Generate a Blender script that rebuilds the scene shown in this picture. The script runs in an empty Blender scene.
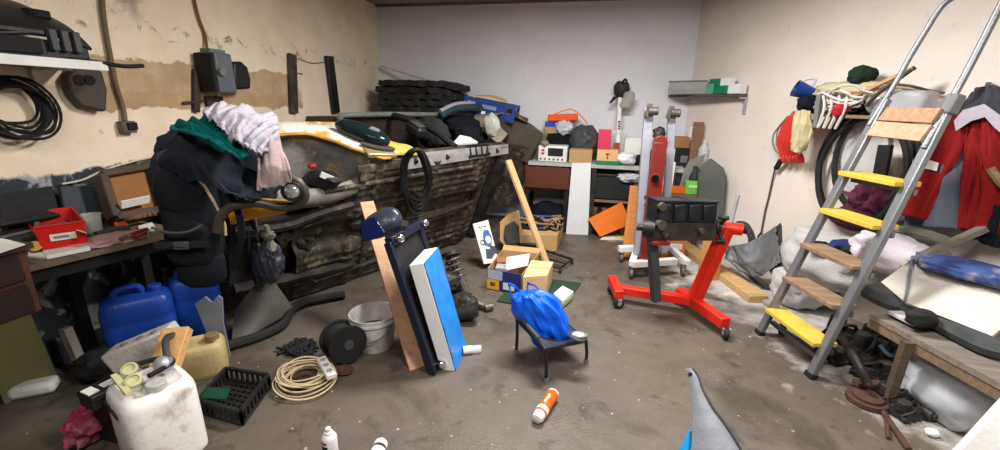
import bpy, bmesh, math, random
from mathutils import Vector, Matrix, noise
random.seed(7)
V = Vector
SC = bpy.context.scene
COL = SC.collection
PI = math.pi

# ------------------------------------------------------------------ survey camera (f in pixels of a 1000x450 frame)
FOC, PITCH, ROLL, YAW, CAMZ = 420.0, math.radians(16.3), math.radians(1.2), math.radians(12.55), 1.55
_fw = V((0, math.cos(PITCH), -math.sin(PITCH)))
_rt = V((1, 0, 0))
_dn = V((0, -math.sin(PITCH), -math.cos(PITCH)))
_r2 = _rt * math.cos(ROLL) - _dn * math.sin(ROLL)
_d2 = _rt * math.sin(ROLL) + _dn * math.cos(ROLL)
def _tow(v):
    c, s = math.cos(YAW), math.sin(YAW)
    return V((v.x * c - v.y * s, v.x * s + v.y * c, v.z))
CR, CD, CF = _tow(_r2), _tow(_d2), _tow(_fw)
CO = V((0, 0, CAMZ))
WN = V((-0.9103, -0.4140, 0)).normalized()     # right wall, normal into the room
WP = V((1.04, 5.65, 0))
WD = V((0.4140, -0.9103, 0)).normalized()      # along the right wall towards the door
def P(u, v, x=None, y=None, z=None, wall=None, plane=None):
    """measure a point of the room: sight line through a pixel cut with a real surface"""
    d = CR * ((u - 500) / FOC) + CD * ((v - 225) / FOC) + CF
    if z is not None: t = (z - CO.z) / d.z
    elif y is not None: t = (y - CO.y) / d.y
    elif x is not None: t = (x - CO.x) / d.x
    elif wall is not None: t = ((WP + WN * wall - CO).dot(WN)) / d.dot(WN)
    else: t = ((plane[0] - CO).dot(plane[1])) / d.dot(plane[1])
    return CO + d * t
def F(u, v): return P(u, v, z=0.0)

# ------------------------------------------------------------------ mesh builder (world coordinates)
def frame(o, x, z=None):
    """matrix with local X along x, local Z near z, at o"""
    x = V(x).normalized(); z = V(z or (0, 0, 1))
    y = z.cross(x)
    if y.length < 1e-5: y = V((0, 1, 0)).cross(x)
    y.normalize(); z = x.cross(y)
    m = Matrix((x, y, z)).transposed().to_4x4(); m.translation = V(o); return m
def rotz(o, a):
    return Matrix.Translation(V(o)) @ Matrix.Rotation(a, 4, 'Z')
def eul(o, rx, ry, rz):
    from mathutils import Euler
    return Matrix.Translation(V(o)) @ Euler((rx, ry, rz)).to_matrix().to_4x4()

class MB:
    def __init__(s, M=None):
        s.bm = bmesh.new(); s.M = M or Matrix.Identity(4); s.mi = 0
    def _v(s, p): return s.bm.verts.new(s.M @ V(p))
    def _f(s, vs):
        try:
            f = s.bm.faces.new(vs); f.material_index = s.mi; return f
        except ValueError: return None
    def hexa(s, p):            # 8 points: bottom 4 ccw, top 4 ccw
        v = [s._v(q) for q in p]
        for q in ((3,2,1,0),(4,5,6,7),(0,1,5,4),(1,2,6,5),(2,3,7,6),(3,0,4,7)): s._f([v[i] for i in q])
        return s
    def box(s, c, sz, tx=1.0, ty=1.0):
        x, y, z = sz[0]/2, sz[1]/2, sz[2]/2; c = V(c)
        s.hexa([c+V(q) for q in ((-x,-y,-z),(x,-y,-z),(x,y,-z),(-x,y,-z),(-x*tx,-y*ty,z),(x*tx,-y*ty,z),(x*tx,y*ty,z),(-x*tx,y*ty,z))]); return s
    def bar(s, p0, p1, w, t, up=(0,0,1)):      # box from p0 to p1, w across, t along up
        p0, p1 = V(p0), V(p1); d = (p1-p0).normalized(); up = V(up)
        a = d.cross(up)
        if a.length < 1e-4: a = d.cross(V((1,0,0)))
        a.normalize(); b = a.cross(d).normalized(); a = a*w/2; b = b*t/2
        s.hexa([p0-a-b,p0+a-b,p1+a-b,p1-a-b,p0-a+b,p0+a+b,p1+a+b,p1-a+b]); return s
    def ring(s, c, d, r, n):
        d = V(d).normalized(); a = d.orthogonal().normalized(); b = d.cross(a)
        return [s._v(V(c)+(a*math.cos(2*PI*i/n)+b*math.sin(2*PI*i/n))*r) for i in range(n)]
    def cyl(s, p0, p1, r0, r1=None, n=16):
        r1 = r0 if r1 is None else r1; p0, p1 = V(p0), V(p1); d = p1-p0
        A, B = s.ring(p0,d,r0,n), s.ring(p1,d,r1,n)
        for i in range(n): s._f([A[i],A[(i+1)%n],B[(i+1)%n],B[i]])
        s._f(A[::-1]); s._f(B); return s
    def tube(s, pts, r, n=8, closed=False):
        pts = [V(p) for p in pts]; m = len(pts); rs = list(r)+[r[-1]]*m if isinstance(r,(list,tuple)) else [r]*m
        prev = None; rings = []
        for i, p in enumerate(pts):
            if closed: d = pts[(i+1)%m]-pts[i-1]
            else: d = pts[min(i+1,m-1)]-pts[max(i-1,0)]
            d.normalize()
            a = d.orthogonal().normalized() if prev is None else (prev-d*prev.dot(d))
            if a.length < 1e-5: a = d.orthogonal()
            a.normalize(); prev = a; b = d.cross(a)
            rings.append([s._v(p+(a*math.cos(2*PI*k/n)+b*math.sin(2*PI*k/n))*rs[i]) for k in range(n)])
        for i in range(m if closed else m-1):
            A, B = rings[i], rings[(i+1)%m]
            for k in range(n): s._f([A[k],A[(k+1)%n],B[(k+1)%n],B[k]])
        if not closed: s._f(rings[0][::-1]); s._f(rings[-1])
        return s
    def lathe(s, prof, n=24, M=None):        # profile (r,z) bottom to top about local Z
        M = M or Matrix.Identity(4); R = []
        for r, z in prof:
            r = max(r, 1e-4); R.append([s._v(M @ V((r*math.cos(2*PI*k/n), r*math.sin(2*PI*k/n), z))) for k in range(n)])
        for A, B in zip(R, R[1:]):
            for k in range(n): s._f([A[k],A[(k+1)%n],B[(k+1)%n],B[k]])
        s._f(R[0][::-1]); s._f(R[-1]); return s
    def prism(s, out, t, M=None):             # outline (x,y) extruded to z=t in frame M
        M = M or Matrix.Identity(4)
        A = [s._v(M @ V((x,y,0))) for x,y in out]; B = [s._v(M @ V((x,y,t))) for x,y in out]
        n = len(out)
        for i in range(n): s._f([A[i],A[(i+1)%n],B[(i+1)%n],B[i]])
        s._f(A[::-1]); s._f(B); return s
    def poly(s, pts, t):                      # 3D polygon (near planar) given thickness against its normal
        pts = [V(p) for p in pts]; n = V((0,0,0))
        for i in range(len(pts)): n += (pts[i]-pts[0]).cross(pts[(i+1)%len(pts)]-pts[0])
        n.normalize(); A = [s._v(p) for p in pts]; B = [s._v(p-n*t) for p in pts]; k = len(pts)
        for i in range(k): s._f([A[(i+1)%k],A[i],B[i],B[(i+1)%k]])
        s._f(A); s._f(B[::-1]); return s
    def blob(s, c, rad, seed=0, amp=.15, freq=2.0, sub=4, R=None, ridge=0.0, flat=None, sq=1.0):
        b = bmesh.new(); bmesh.ops.create_icosphere(b, subdivisions=sub, radius=1)
        off = V((seed*7.13, seed*3.7, -seed*5.1)); R = R or Matrix.Identity(3); mp = {}
        for v in b.verts:
            q = v.co.normalized()
            if sq != 1.0:
                q = V([math.copysign(abs(k)**sq, k) for k in q])
            h = 1+amp*noise.fractal(q*freq+off, 1.0, 2.0, 3)
            if ridge: h += ridge*(.45-2.0*abs(noise.noise(q*freq*1.5+off*2)))+ridge*.4*(.4-2.0*abs(noise.noise(q*freq*3.4+off)))
            p = V((q.x*rad[0], q.y*rad[1], q.z*rad[2]))*h
            p = R @ p
            if flat is not None: p.z = max(p.z, flat)
            mp[v.index] = s._v(V(c)+p)
        for f in b.faces: s._f([mp[v.index] for v in f.verts])
        b.free(); return s
    def grid(s, fn, nu, nv, thick=0.0, mif=None):
        G = [[V(fn(i/nu, j/nv)) for j in range(nv+1)] for i in range(nu+1)]
        T = [[s._v(p) for p in row] for row in G]
        Bt = None
        if thick:
            Bt = []
            for i in range(nu+1):
                row = []
                for j in range(nv+1):
                    du = G[min(i+1,nu)][j]-G[max(i-1,0)][j]; dv = G[i][min(j+1,nv)]-G[i][max(j-1,0)]
                    n = du.cross(dv); n = n.normalized() if n.length > 1e-9 else V((0,0,1))
                    row.append(s._v(G[i][j]-n*thick))
                Bt.append(row)
        for i in range(nu):
            for j in range(nv):
                f = s._f([T[i][j],T[i+1][j],T[i+1][j+1],T[i][j+1]])
                if f and mif: f.material_index = mif((i+.5)/nu,(j+.5)/nv)
                if Bt:
                    g = s._f([Bt[i][j],Bt[i][j+1],Bt[i+1][j+1],Bt[i+1][j]])
                    if g and mif: g.material_index = mif((i+.5)/nu,(j+.5)/nv)
        if Bt:
            def side(a,b,c,d):
                s._f([a,b,c,d])
            for i in range(nu):
                side(T[i+1][0],T[i][0],Bt[i][0],Bt[i+1][0]); side(T[i][nv],T[i+1][nv],Bt[i+1][nv],Bt[i][nv])
            for j in range(nv):
                side(T[0][j],T[0][j+1],Bt[0][j+1],Bt[0][j]); side(T[nu][j+1],T[nu][j],Bt[nu][j],Bt[nu][j+1])
        return s
    def build(s, name, mats, parent=None, bevel=0.0, angle=40, sub=0, loc=None):
        bm = s.bm; bmesh.ops.recalc_face_normals(bm, faces=bm.faces[:])
        if parent is not None: off = V(ROOT[parent.name])
        elif loc is not None: off = V(loc)
        else:
            xs = [v.co.x for v in bm.verts]; ys = [v.co.y for v in bm.verts]; zs = [v.co.z for v in bm.verts]
            off = V(((min(xs)+max(xs))/2,(min(ys)+max(ys))/2,min(zs)))
        for v in bm.verts: v.co -= off
        me = bpy.data.meshes.new(name); bm.to_mesh(me); bm.free()
        if not isinstance(mats,(list,tuple)): mats = [mats]
        for m in mats: me.materials.append(m)
        for p in me.polygons: p.use_smooth = True
        me.set_sharp_from_angle(angle=math.radians(angle))
        o = bpy.data.objects.new(name, me); COL.objects.link(o)
        ROOT[o.name] = off
        if parent is not None: o.parent = parent
        else: o.location = off
        if bevel:
            b = o.modifiers.new('bevel','BEVEL'); b.width = bevel; b.segments = 2; b.limit_method = 'ANGLE'; b.angle_limit = math.radians(50)
        if sub:
            m = o.modifiers.new('subdivision','SUBSURF'); m.levels = sub; m.render_levels = sub
        return o
ROOT = {}
def thing(name, label, cat, loc, group=None):
    o = bpy.data.objects.new(name, None); COL.objects.link(o); o.location = V(loc); o.empty_display_size = .05
    ROOT[o.name] = V(loc); o['label'] = label; o['category'] = cat
    if group: o['group'] = group
    return o
def tag(o, label, cat, group=None, kind=None):
    o['label'] = label; o['category'] = cat
    if group: o['group'] = group
    if kind: o['kind'] = kind
    return o
def struct(o): o['kind'] = 'structure'; return o
def copy_tree(o, label=None, group=None, parent=None):
    c = o.copy(); COL.objects.link(c); ROOT[c.name] = ROOT[o.name]
    if parent: c.parent = parent
    if label: c['label'] = label
    if group: c['group'] = group
    for ch in [x for x in o.children]: copy_tree(ch, parent=c)
    return c
def text(s, size, mat, M, parent, name='lettering', depth=.0008):
    cu = bpy.data.curves.new('lettering','FONT'); cu.body = s; cu.size = size; cu.extrude = depth; cu.align_x = 'CENTER'; cu.align_y = 'CENTER'; cu.resolution_u = 2
    tmp = bpy.data.objects.new('lettering_curve', cu)
    COL.objects.link(tmp); dg = bpy.context.evaluated_depsgraph_get(); me = bpy.data.meshes.new_from_object(tmp.evaluated_get(dg))
    bpy.data.objects.remove(tmp); me.transform(M); off = ROOT[parent.name]
    me.transform(Matrix.Translation(-off)); me.materials.clear(); me.materials.append(mat)
    o = bpy.data.objects.new(name, me); COL.objects.link(o); o.parent = parent; ROOT[o.name] = off; return o
def scribble(parent, M, w, h, n, mat, name='handwriting', r=.0012, seed=1):
    """short pen strokes that look like illegible writing"""
    rr = random.Random(seed); m = MB(M)
    pts = []
    for k in range(n*3):
        pts.append((-w/2+w*k/(n*3-1)+rr.uniform(-.1,.1)*w/n, (h/2 if k%2 else -h/2)*rr.uniform(.3,1), 0))
    m.tube(path(pts,3), r, 4); return m.build(name, mat, parent)
def lerp(a, b, t): return V(a)*(1-t)+V(b)*t
def path(pts, n=8, closed=False):            # Catmull-Rom through points
    pts = [V(p) for p in pts]; out = []; m = len(pts)
    rng = range(m if closed else m-1)
    for i in rng:
        g = (lambda k: pts[k % m]) if closed else (lambda k: pts[max(0,min(m-1,k))])
        p0,p1,p2,p3 = g(i-1),g(i),g(i+1),g(i+2)
        for k in range(n):
            t = k/n
            out.append(.5*((2*p1)+(p2-p0)*t+(2*p0-5*p1+4*p2-p3)*t*t+(3*p1-p0-3*p2+p3)*t**3))
    if not closed: out.append(pts[-1])
    return out
def pbox(mb, u0, u1, vb, vt, y, dep, z0=None, yaw=0.0):
    """box standing at depth y (front face), measured from its outline; returns (centre, w, h, matrix)"""
    um = (u0+u1)/2; a = P(u0,(vb+vt)/2,y=y); b = P(u1,(vb+vt)/2,y=y); zb = P(um,vb,y=y).z if z0 is None else z0
    zt = P(um,vt,y=y).z; w = abs(b.x-a.x); h = zt-zb
    c = V(((a.x+b.x)/2, y+dep/2, (zb+zt)/2)); M = rotz(c, yaw)
    if mb is not None:
        mb.M = M; mb.box((0,0,0),(w,dep,h)); 
    return c, w, h, M
# ------------------------------------------------------------------ procedural materials
def lin(c):
    return tuple((x/255/12.92 if x/255 <= .04045 else ((x/255+.055)/1.055)**2.4) for x in c)
MATS = {}
def M(key, rgb, rough=.6, metal=0.0, dirt=.35, dcol=None, scale=6.0, bump=.15, bscale=60.0, stretch=(1,1,1), alpha=1.0, trans=0.0, spec=.35, lo=.42, hi=.72):
    if key in MATS: return MATS[key]
    m = bpy.data.materials.new(key); m.use_nodes = True; nt = m.node_tree; N = nt.nodes; L = nt.links
    b = N['Principled BSDF']; tc = N.new('ShaderNodeTexCoord'); mp = N.new('ShaderNodeMapping'); mp.inputs['Scale'].default_value = stretch
    L.new(tc.outputs['Object'], mp.inputs['Vector'])
    n1 = N.new('ShaderNodeTexNoise'); n1.inputs['Scale'].default_value = scale; n1.inputs['Detail'].default_value = 6; n1.inputs['Roughness'].default_value = .65
    L.new(mp.outputs[0], n1.inputs['Vector'])
    mr = N.new('ShaderNodeMapRange'); mr.inputs['From Min'].default_value = lo; mr.inputs['From Max'].default_value = hi; mr.inputs['To Max'].default_value = dirt
    L.new(n1.outputs['Fac'], mr.inputs['Value'])
    mx = N.new('ShaderNodeMix'); mx.data_type = 'RGBA'; A = lin(rgb); D = lin(dcol) if dcol else tuple(x*.4 for x in A)
    mx.inputs[6].default_value = (*A,1); mx.inputs[7].default_value = (*D,1); L.new(mr.outputs[0], mx.inputs[0])
    L.new(mx.outputs[2], b.inputs['Base Color'])
    b.inputs['Roughness'].default_value = rough; b.inputs['Metallic'].default_value = metal; b.inputs['Specular IOR Level'].default_value = spec
    b.inputs['Alpha'].default_value = alpha; b.inputs['Transmission Weight'].default_value = trans
    if bump:
        n2 = N.new('ShaderNodeTexNoise'); n2.inputs['Scale'].default_value = bscale; n2.inputs['Detail'].default_value = 4
        L.new(mp.outputs[0], n2.inputs['Vector']); bp = N.new('ShaderNodeBump'); bp.inputs['Strength'].default_value = bump; bp.inputs['Distance'].default_value = .01
        L.new(n2.outputs['Fac'], bp.inputs['Height']); L.new(bp.outputs[0], b.inputs['Normal'])
    MATS[key] = m; return m
def wood(key, rgb, dark, scale=3.0, stretch=(1,12,12), rough=.65):
    return M(key, rgb, rough=rough, dirt=.8, dcol=dark, scale=scale, stretch=stretch, bump=.2, bscale=8, lo=.35, hi=.75)

def nodes_mat(key):
    m = bpy.data.materials.new(key); m.use_nodes = True; MATS[key] = m
    return m, m.node_tree.nodes, m.node_tree.links, m.node_tree.nodes['Principled BSDF']
class G:
    """small node graph helper"""
    def __init__(s, m): s.N = m.node_tree.nodes; s.L = m.node_tree.links
    def n(s, t, **kw):
        x = s.N.new(t)
        for k, v in kw.items(): setattr(x, k, v)
        return x
    def noise(s, vec, sc, det=5, rough=.6, dist=0):
        x = s.n('ShaderNodeTexNoise'); x.inputs['Scale'].default_value = sc; x.inputs['Detail'].default_value = det
        x.inputs['Roughness'].default_value = rough; x.inputs['Distortion'].default_value = dist; s.L.new(vec, x.inputs['Vector']); return x.outputs['Fac']
    def rng(s, val, a, b, c=0, d=1):
        x = s.n('ShaderNodeMapRange'); x.inputs[1].default_value = a; x.inputs[2].default_value = b; x.inputs[3].default_value = c; x.inputs[4].default_value = d
        s.L.new(val, x.inputs[0]); return x.outputs[0]
    def math(s, op, a, b=None):
        x = s.n('ShaderNodeMath', operation=op)
        for i, q in enumerate((a, b)):
            if q is None: continue
            if isinstance(q, (int, float)): x.inputs[i].default_value = q
            else: s.L.new(q, x.inputs[i])
        return x.outputs[0]
    def mix(s, f, a, b):
        x = s.n('ShaderNodeMix', data_type='RGBA')
        if isinstance(f, (int, float)): x.inputs[0].default_value = f
        else: s.L.new(f, x.inputs[0])
        for i, q in ((6, a), (7, b)):
            if isinstance(q, tuple): x.inputs[i].default_value = (*lin(q), 1)
            else: s.L.new(q, x.inputs[i])
        return x.outputs[2]
    def bump(s, h, st, dist=.01):
        x = s.n('ShaderNodeBump'); x.inputs['Strength'].default_value = st; x.inputs['Distance'].default_value = dist; s.L.new(h, x.inputs['Height']); return x.outputs[0]
    def pos(s):
        return s.n('ShaderNodeNewGeometry').outputs['Position']
    def xyz(s, v):
        x = s.n('ShaderNodeSeparateXYZ'); s.L.new(v, x.inputs[0]); return x.outputs
def floor_mat():
    m, N, L, b = nodes_mat('oily_concrete'); g = G(m); p = g.pos(); X, Y, Z = g.xyz(p)
    c = g.mix(g.rng(g.noise(p,.9,6,.6),.35,.68), (94,85,75), (70,62,54))
    c = g.mix(g.rng(g.noise(p,7,6,.7),.45,.75,0,.55), c, (100,92,82))
    c = g.mix(g.rng(g.noise(p,1.5,6,.62,.5),.54,.64,0,.7), c, (52,45,38))       # oil stains
    c = g.mix(g.rng(g.noise(p,4.2,5,.6,.6),.58,.66,0,.6), c, (44,38,33))
    c = g.mix(g.rng(g.noise(p,34,2,.4),.735,.75,0,.8), c, (168,160,150))
    c = g.mix(g.rng(g.noise(p,22,3,.5),.66,.74,0,.45), c, (56,50,46))
    # plaster dust trodden along the right wall
    d = g.math('ADD', g.math('MULTIPLY', X, .9103), g.math('MULTIPLY', Y, .4140))   # distance measure across the wall
    d = g.math('SUBTRACT', 1.04*.9103+5.65*.4140, d)
    e = g.math('ADD', d, g.rng(g.noise(p,3.5,6,.65),.3,.7,-.35,.35))
    c = g.mix(g.math('MULTIPLY', g.rng(e,1.0,.55), g.rng(g.noise(p,9,5,.7),.25,.55,.35,.95)), c, (196,191,186))
    b.inputs['Roughness'].default_value = .55; L.new(c, b.inputs['Base Color'])
    L.new(g.rng(g.noise(p,3,4),.35,.7,.38,.75), b.inputs['Roughness'])
    L.new(g.bump(g.noise(p,60,4), .25), b.inputs['Normal']); return m
def wall_left_mat():
    m, N, L, b = nodes_mat('patched_plaster'); g = G(m); p = g.pos(); X, Y, Z = g.xyz(p)
    c = g.mix(g.rng(g.noise(p,3,6,.6),.4,.7), (236,220,198), (222,204,180))
    wob = g.rng(g.noise(p,5,6,.7),.3,.7,-.035,.035)
    zz = g.math('ADD', Z, wob)
    yy = g.math('ADD', Y, g.rng(g.noise(p,3,5,.7),.3,.7,-.15,.15))
    band = g.math('MULTIPLY', g.math('MULTIPLY', g.rng(zz,1.452,1.46), g.rng(zz,1.775,1.765)), g.math('MULTIPLY', g.rng(yy,2.02,2.06), g.rng(yy,3.95,3.85)))
    cc = g.mix(g.rng(g.noise(p,4,6,.65),.35,.7), (196,172,136), (160,136,100))
    cc = g.mix(g.math('MULTIPLY', g.rng(zz,1.58,1.57), .45), cc, (168,140,96))
    c = g.mix(band, c, cc)
    crack = g.math('MULTIPLY', g.rng(g.noise(p,7,7,.78,1.2),.55,.62), g.math('MULTIPLY', g.rng(zz,1.90,1.95), g.rng(zz,2.06,2.0)))
    c = g.mix(g.math('MULTIPLY', crack, .8), c, (104,86,68))
    c = g.mix(g.math('MULTIPLY', g.rng(g.noise(p,14,4),.68,.74), .5), c, (120,102,84))
    sy = g.rng(g.math('ABSOLUTE', g.math('SUBTRACT', yy, 2.42)), .13, .02); sz = g.rng(zz, 1.98, 2.12)
    c = g.mix(g.math('MULTIPLY', g.math('MULTIPLY', sy, sz), .75), c, (120,112,106))      # soot mark
    low = g.math('MULTIPLY', g.rng(zz,1.12,1.10), 1.0)
    lc = g.mix(g.rng(g.noise(p,6,6,.65,.6),.54,.60), (44,48,54), (150,150,150))
    c = g.mix(low, c, lc)
    L.new(c, b.inputs['Base Color']); b.inputs['Roughness'].default_value = .85
    h = g.math('ADD', g.math('MULTIPLY', band, -.5), g.math('MULTIPLY', g.noise(p,30,5), .35))
    L.new(g.bump(h, .6, .015), b.inputs['Normal']); return m
def paint_wall(key, a, c2, spot, sc=1.6):
    m, N, L, b = nodes_mat(key); g = G(m); p = g.pos()
    c = g.mix(g.rng(g.noise(p,sc,6,.6,.4),.35,.7), a, c2)
    c = g.mix(g.rng(g.noise(p,11,6,.7),.60,.72,0,.6), c, spot)
    L.new(c, b.inputs['Base Color']); b.inputs['Roughness'].default_value = .9
    br = g.n('ShaderNodeTexBrick'); 
    L.new(g.bump(g.noise(p,18,6,.7), .35, .012), b.inputs['Normal']); return m
def under_mat():
    m, N, L, b = nodes_mat('dirty_underseal'); g = G(m); tc = g.n('ShaderNodeTexCoord').outputs['Object']
    c = g.mix(g.rng(g.noise(tc,3,7,.65,.5),.36,.66), (72,64,55), (26,24,22))
    c = g.mix(g.rng(g.noise(tc,11,6,.7),.52,.7,0,.7), c, (138,124,102))
    c = g.mix(g.rng(g.noise(tc,6,5,.7,1),.6,.7,0,.7), c, (88,58,36))
    L.new(c, b.inputs['Base Color']); L.new(g.rng(g.noise(tc,8,4),.3,.7,.5,.9), b.inputs['Roughness']); b.inputs['Specular IOR Level'].default_value = .3
    L.new(g.bump(g.noise(tc,28,6,.7), .5, .012), b.inputs['Normal']); return m
def flaked_mat(key, base, spots):
    m, N, L, b = nodes_mat(key); g = G(m); tc = g.n('ShaderNodeTexCoord').outputs['Object']; c = base
    for col, sc, lo, hi, st in spots: c = g.mix(g.rng(g.noise(tc,sc,6,.65,.6),lo,hi,0,st), c, col)
    L.new(c, b.inputs['Base Color']); b.inputs['Roughness'].default_value = .45; L.new(g.bump(g.noise(tc,25,5), .2), b.inputs['Normal']); return m

black = M('black_plastic',(24,25,27),.45,dirt=.5,dcol=(52,50,48))
blackm = M('matt_black',(20,20,21),.8,dirt=.4,dcol=(44,42,40))
rubber = M('rubber',(18,18,19),.7,dirt=.4,dcol=(58,54,50))
dgrey = M('dark_grey_plastic',(58,60,63),.5,dirt=.4,dcol=(88,86,82))
grey = M('grey_plastic',(112,114,116),.5,dirt=.4,dcol=(70,68,66))
lgrey = M('light_grey_metal',(176,178,182),.4,metal=.5,dirt=.35,dcol=(110,108,106))
alu = M('aluminium',(136,139,143),.42,metal=.6,dirt=.4,dcol=(104,104,102),stretch=(1,1,1))
chrome = M('chrome',(215,218,222),.12,metal=1,dirt=.2,bump=0)
steel = M('steel',(128,130,132),.35,metal=.8,dirt=.4)
white = M('white_paint',(226,226,224),.5,dirt=.3,dcol=(170,164,154))
whitep = M('white_plastic',(222,222,218),.4,dirt=.4,dcol=(160,152,140))
paper = M('paper',(228,226,220),.8,dirt=.15,bump=.05)
card = M('cardboard',(178,142,98),.85,dirt=.35,dcol=(142,108,72))
cardl = M('light_cardboard',(206,174,128),.85,dirt=.3,dcol=(166,132,90))
red = M('red_paint',(214,38,22),.4,dirt=.3,dcol=(150,26,18))
darkred = M('worn_red_paint',(122,34,28),.45,dirt=.6,dcol=(80,44,36),scale=10)
redp = M('red_plastic',(206,26,24),.45,dirt=.2)
yellow = M('yellow_paint',(208,172,66),.65,dirt=.5,dcol=(150,120,50))
orange = M('orange_board',(226,116,28),.5,dirt=.3,dcol=(170,84,24))
bluep = M('blue_plastic',(22,62,150),.4,dirt=.35,dcol=(14,36,96))
bluec = M('blue_crate_plastic',(34,58,122),.5,dirt=.35,dcol=(20,36,84))
navy = M('navy_paint',(18,24,46),.45,dirt=.4,dcol=(16,20,38))
skyblue = M('sky_blue_film',(26,128,214),.35,dirt=.5,dcol=(12,88,170),scale=4)
green = M('green_plastic',(26,120,84),.5,dirt=.3)
lime = M('lime_card',(118,206,84),.6,dirt=.15)
pine = wood('pine',(196,158,112),(160,116,74))
oldwood = wood('weathered_wood',(142,118,92),(84,66,50))
brownwood = wood('brown_veneer',(84,48,34),(52,30,22))
rust = M('rust',(76,54,42),.85,dirt=.8,dcol=(50,36,30),scale=14,bump=.4)
oily = M('oily_iron',(40,38,37),.5,metal=.4,dirt=.7,dcol=(82,74,66),scale=9,bump=.4)
tarnish = M('greasy_steel',(88,85,80),.45,metal=.5,dirt=.7,dcol=(110,100,88),scale=10,bump=.4)
under = under_mat()
clearp = M('clear_plastic',(222,226,230),.2,dirt=.2,alpha=.45,bump=.3,bscale=12)
glass = M('clear_glass',(225,230,228),.08,dirt=.1,alpha=.35,bump=0)
blackcloth = M('black_cloth',(22,24,29),.95,dirt=.4,dcol=(38,40,46),bump=.5,bscale=180,spec=.1)
navycloth = M('dark_blue_cloth',(50,56,70),.95,dirt=.4,dcol=(64,68,78),bump=.5,bscale=160,spec=.1)
teal = M('teal_cloth',(14,104,102),.95,dirt=.4,dcol=(10,70,72),bump=.5,bscale=160,spec=.1)
pinkcloth = M('pale_mauve_cloth',(170,150,150),.95,dirt=.35,dcol=(150,132,136),bump=.5,bscale=160,spec=.1)
whitecloth = M('white_cloth',(176,172,182),.95,dirt=.5,dcol=(140,136,150),bump=.5,bscale=160,spec=.1)
redcloth = M('red_cloth',(126,24,24),.9,dirt=.4,dcol=(104,20,22),bump=.4,bscale=160,spec=.15)
greycloth = M('slate_cloth',(84,90,102),.9,dirt=.4,dcol=(58,62,72),bump=.4,bscale=160,spec=.15)
beigecloth = M('beige_cloth',(186,178,142),.9,dirt=.4,dcol=(146,136,100),bump=.4,bscale=120,spec=.15)
olive = M('dark_green_cloth',(34,48,38),.9,dirt=.4,bump=.4,bscale=120,spec=.15)
sack = M('white_sack',(188,186,186),.7,dirt=.4,dcol=(156,150,146),bump=.5,bscale=90)
baggy = M('translucent_film',(198,202,208),.3,dirt=.35,dcol=(140,144,150),bump=.4,bscale=14,alpha=.86)
# ------------------------------------------------------------------ the room
XL, YB, HC, YF = -3.0, 5.65, 2.75, -2.6
WR_front = WP + WD*((5.65-YF)/0.9103)
mb = MB(); mb.prism([(XL,YF),(WR_front.x,YF),(WP.x,YB),(XL,YB)], .1, Matrix.Translation((0,0,-.1))); struct(mb.build('floor', floor_mat(), loc=(0,0,0)))
mb = MB(); mb.prism([(XL,YF),(WR_front.x,YF),(WP.x,YB),(XL,YB)], .1, Matrix.Translation((0,0,HC)))
struct(mb.build('ceiling', paint_wall('ceiling_paint',(150,144,134),(132,126,116),(110,104,96)), loc=(0,0,HC)))
mb = MB(); mb.box((XL-.06,(YF+YB)/2,HC/2),(.12,YB-YF+.24,HC)); struct(mb.build('wall_left', wall_left_mat(), loc=(XL,0,0)))
mb = MB(); mb.box(((XL+WP.x)/2,YB+.06,HC/2),(WP.x-XL,.12,HC)); struct(mb.build('wall_back', paint_wall('brushed_white_paint',(222,222,227),(210,210,216),(196,194,196),1.1), loc=((XL+WP.x)/2,YB,0)))
mb = MB(); mb.M = frame(WP, WD); L = (WR_front-WP).length; mb.box((L/2,-.06,HC/2) if frame(WP,WD).col[1].xyz.dot(WN) > 0 else (L/2,.06,HC/2),(L,.12,HC))
struct(mb.build('wall_right', paint_wall('cream_plaster',(226,217,208),(216,206,197),(196,186,176),1.3), loc=(WP.x,WP.y,0)))
mb = MB(); mb.box(((XL+WR_front.x)/2,YF-.06,HC/2),(WR_front.x-XL,.12,HC)); struct(mb.build('wall_front', M('front_wall_paint',(170,166,160),.9), loc=((XL+WR_front.x)/2,YF,0)))
# brown beam along the top of the back wall
mb = MB(); a = P(389,1,y=YB-.03); mb.box(((XL+WP.x)/2, YB-.03, HC-.012),(WP.x-XL-.02,.06,.024)); struct(mb.build('trim_1', M('beam_paint',(120,106,90),.8)))

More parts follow.
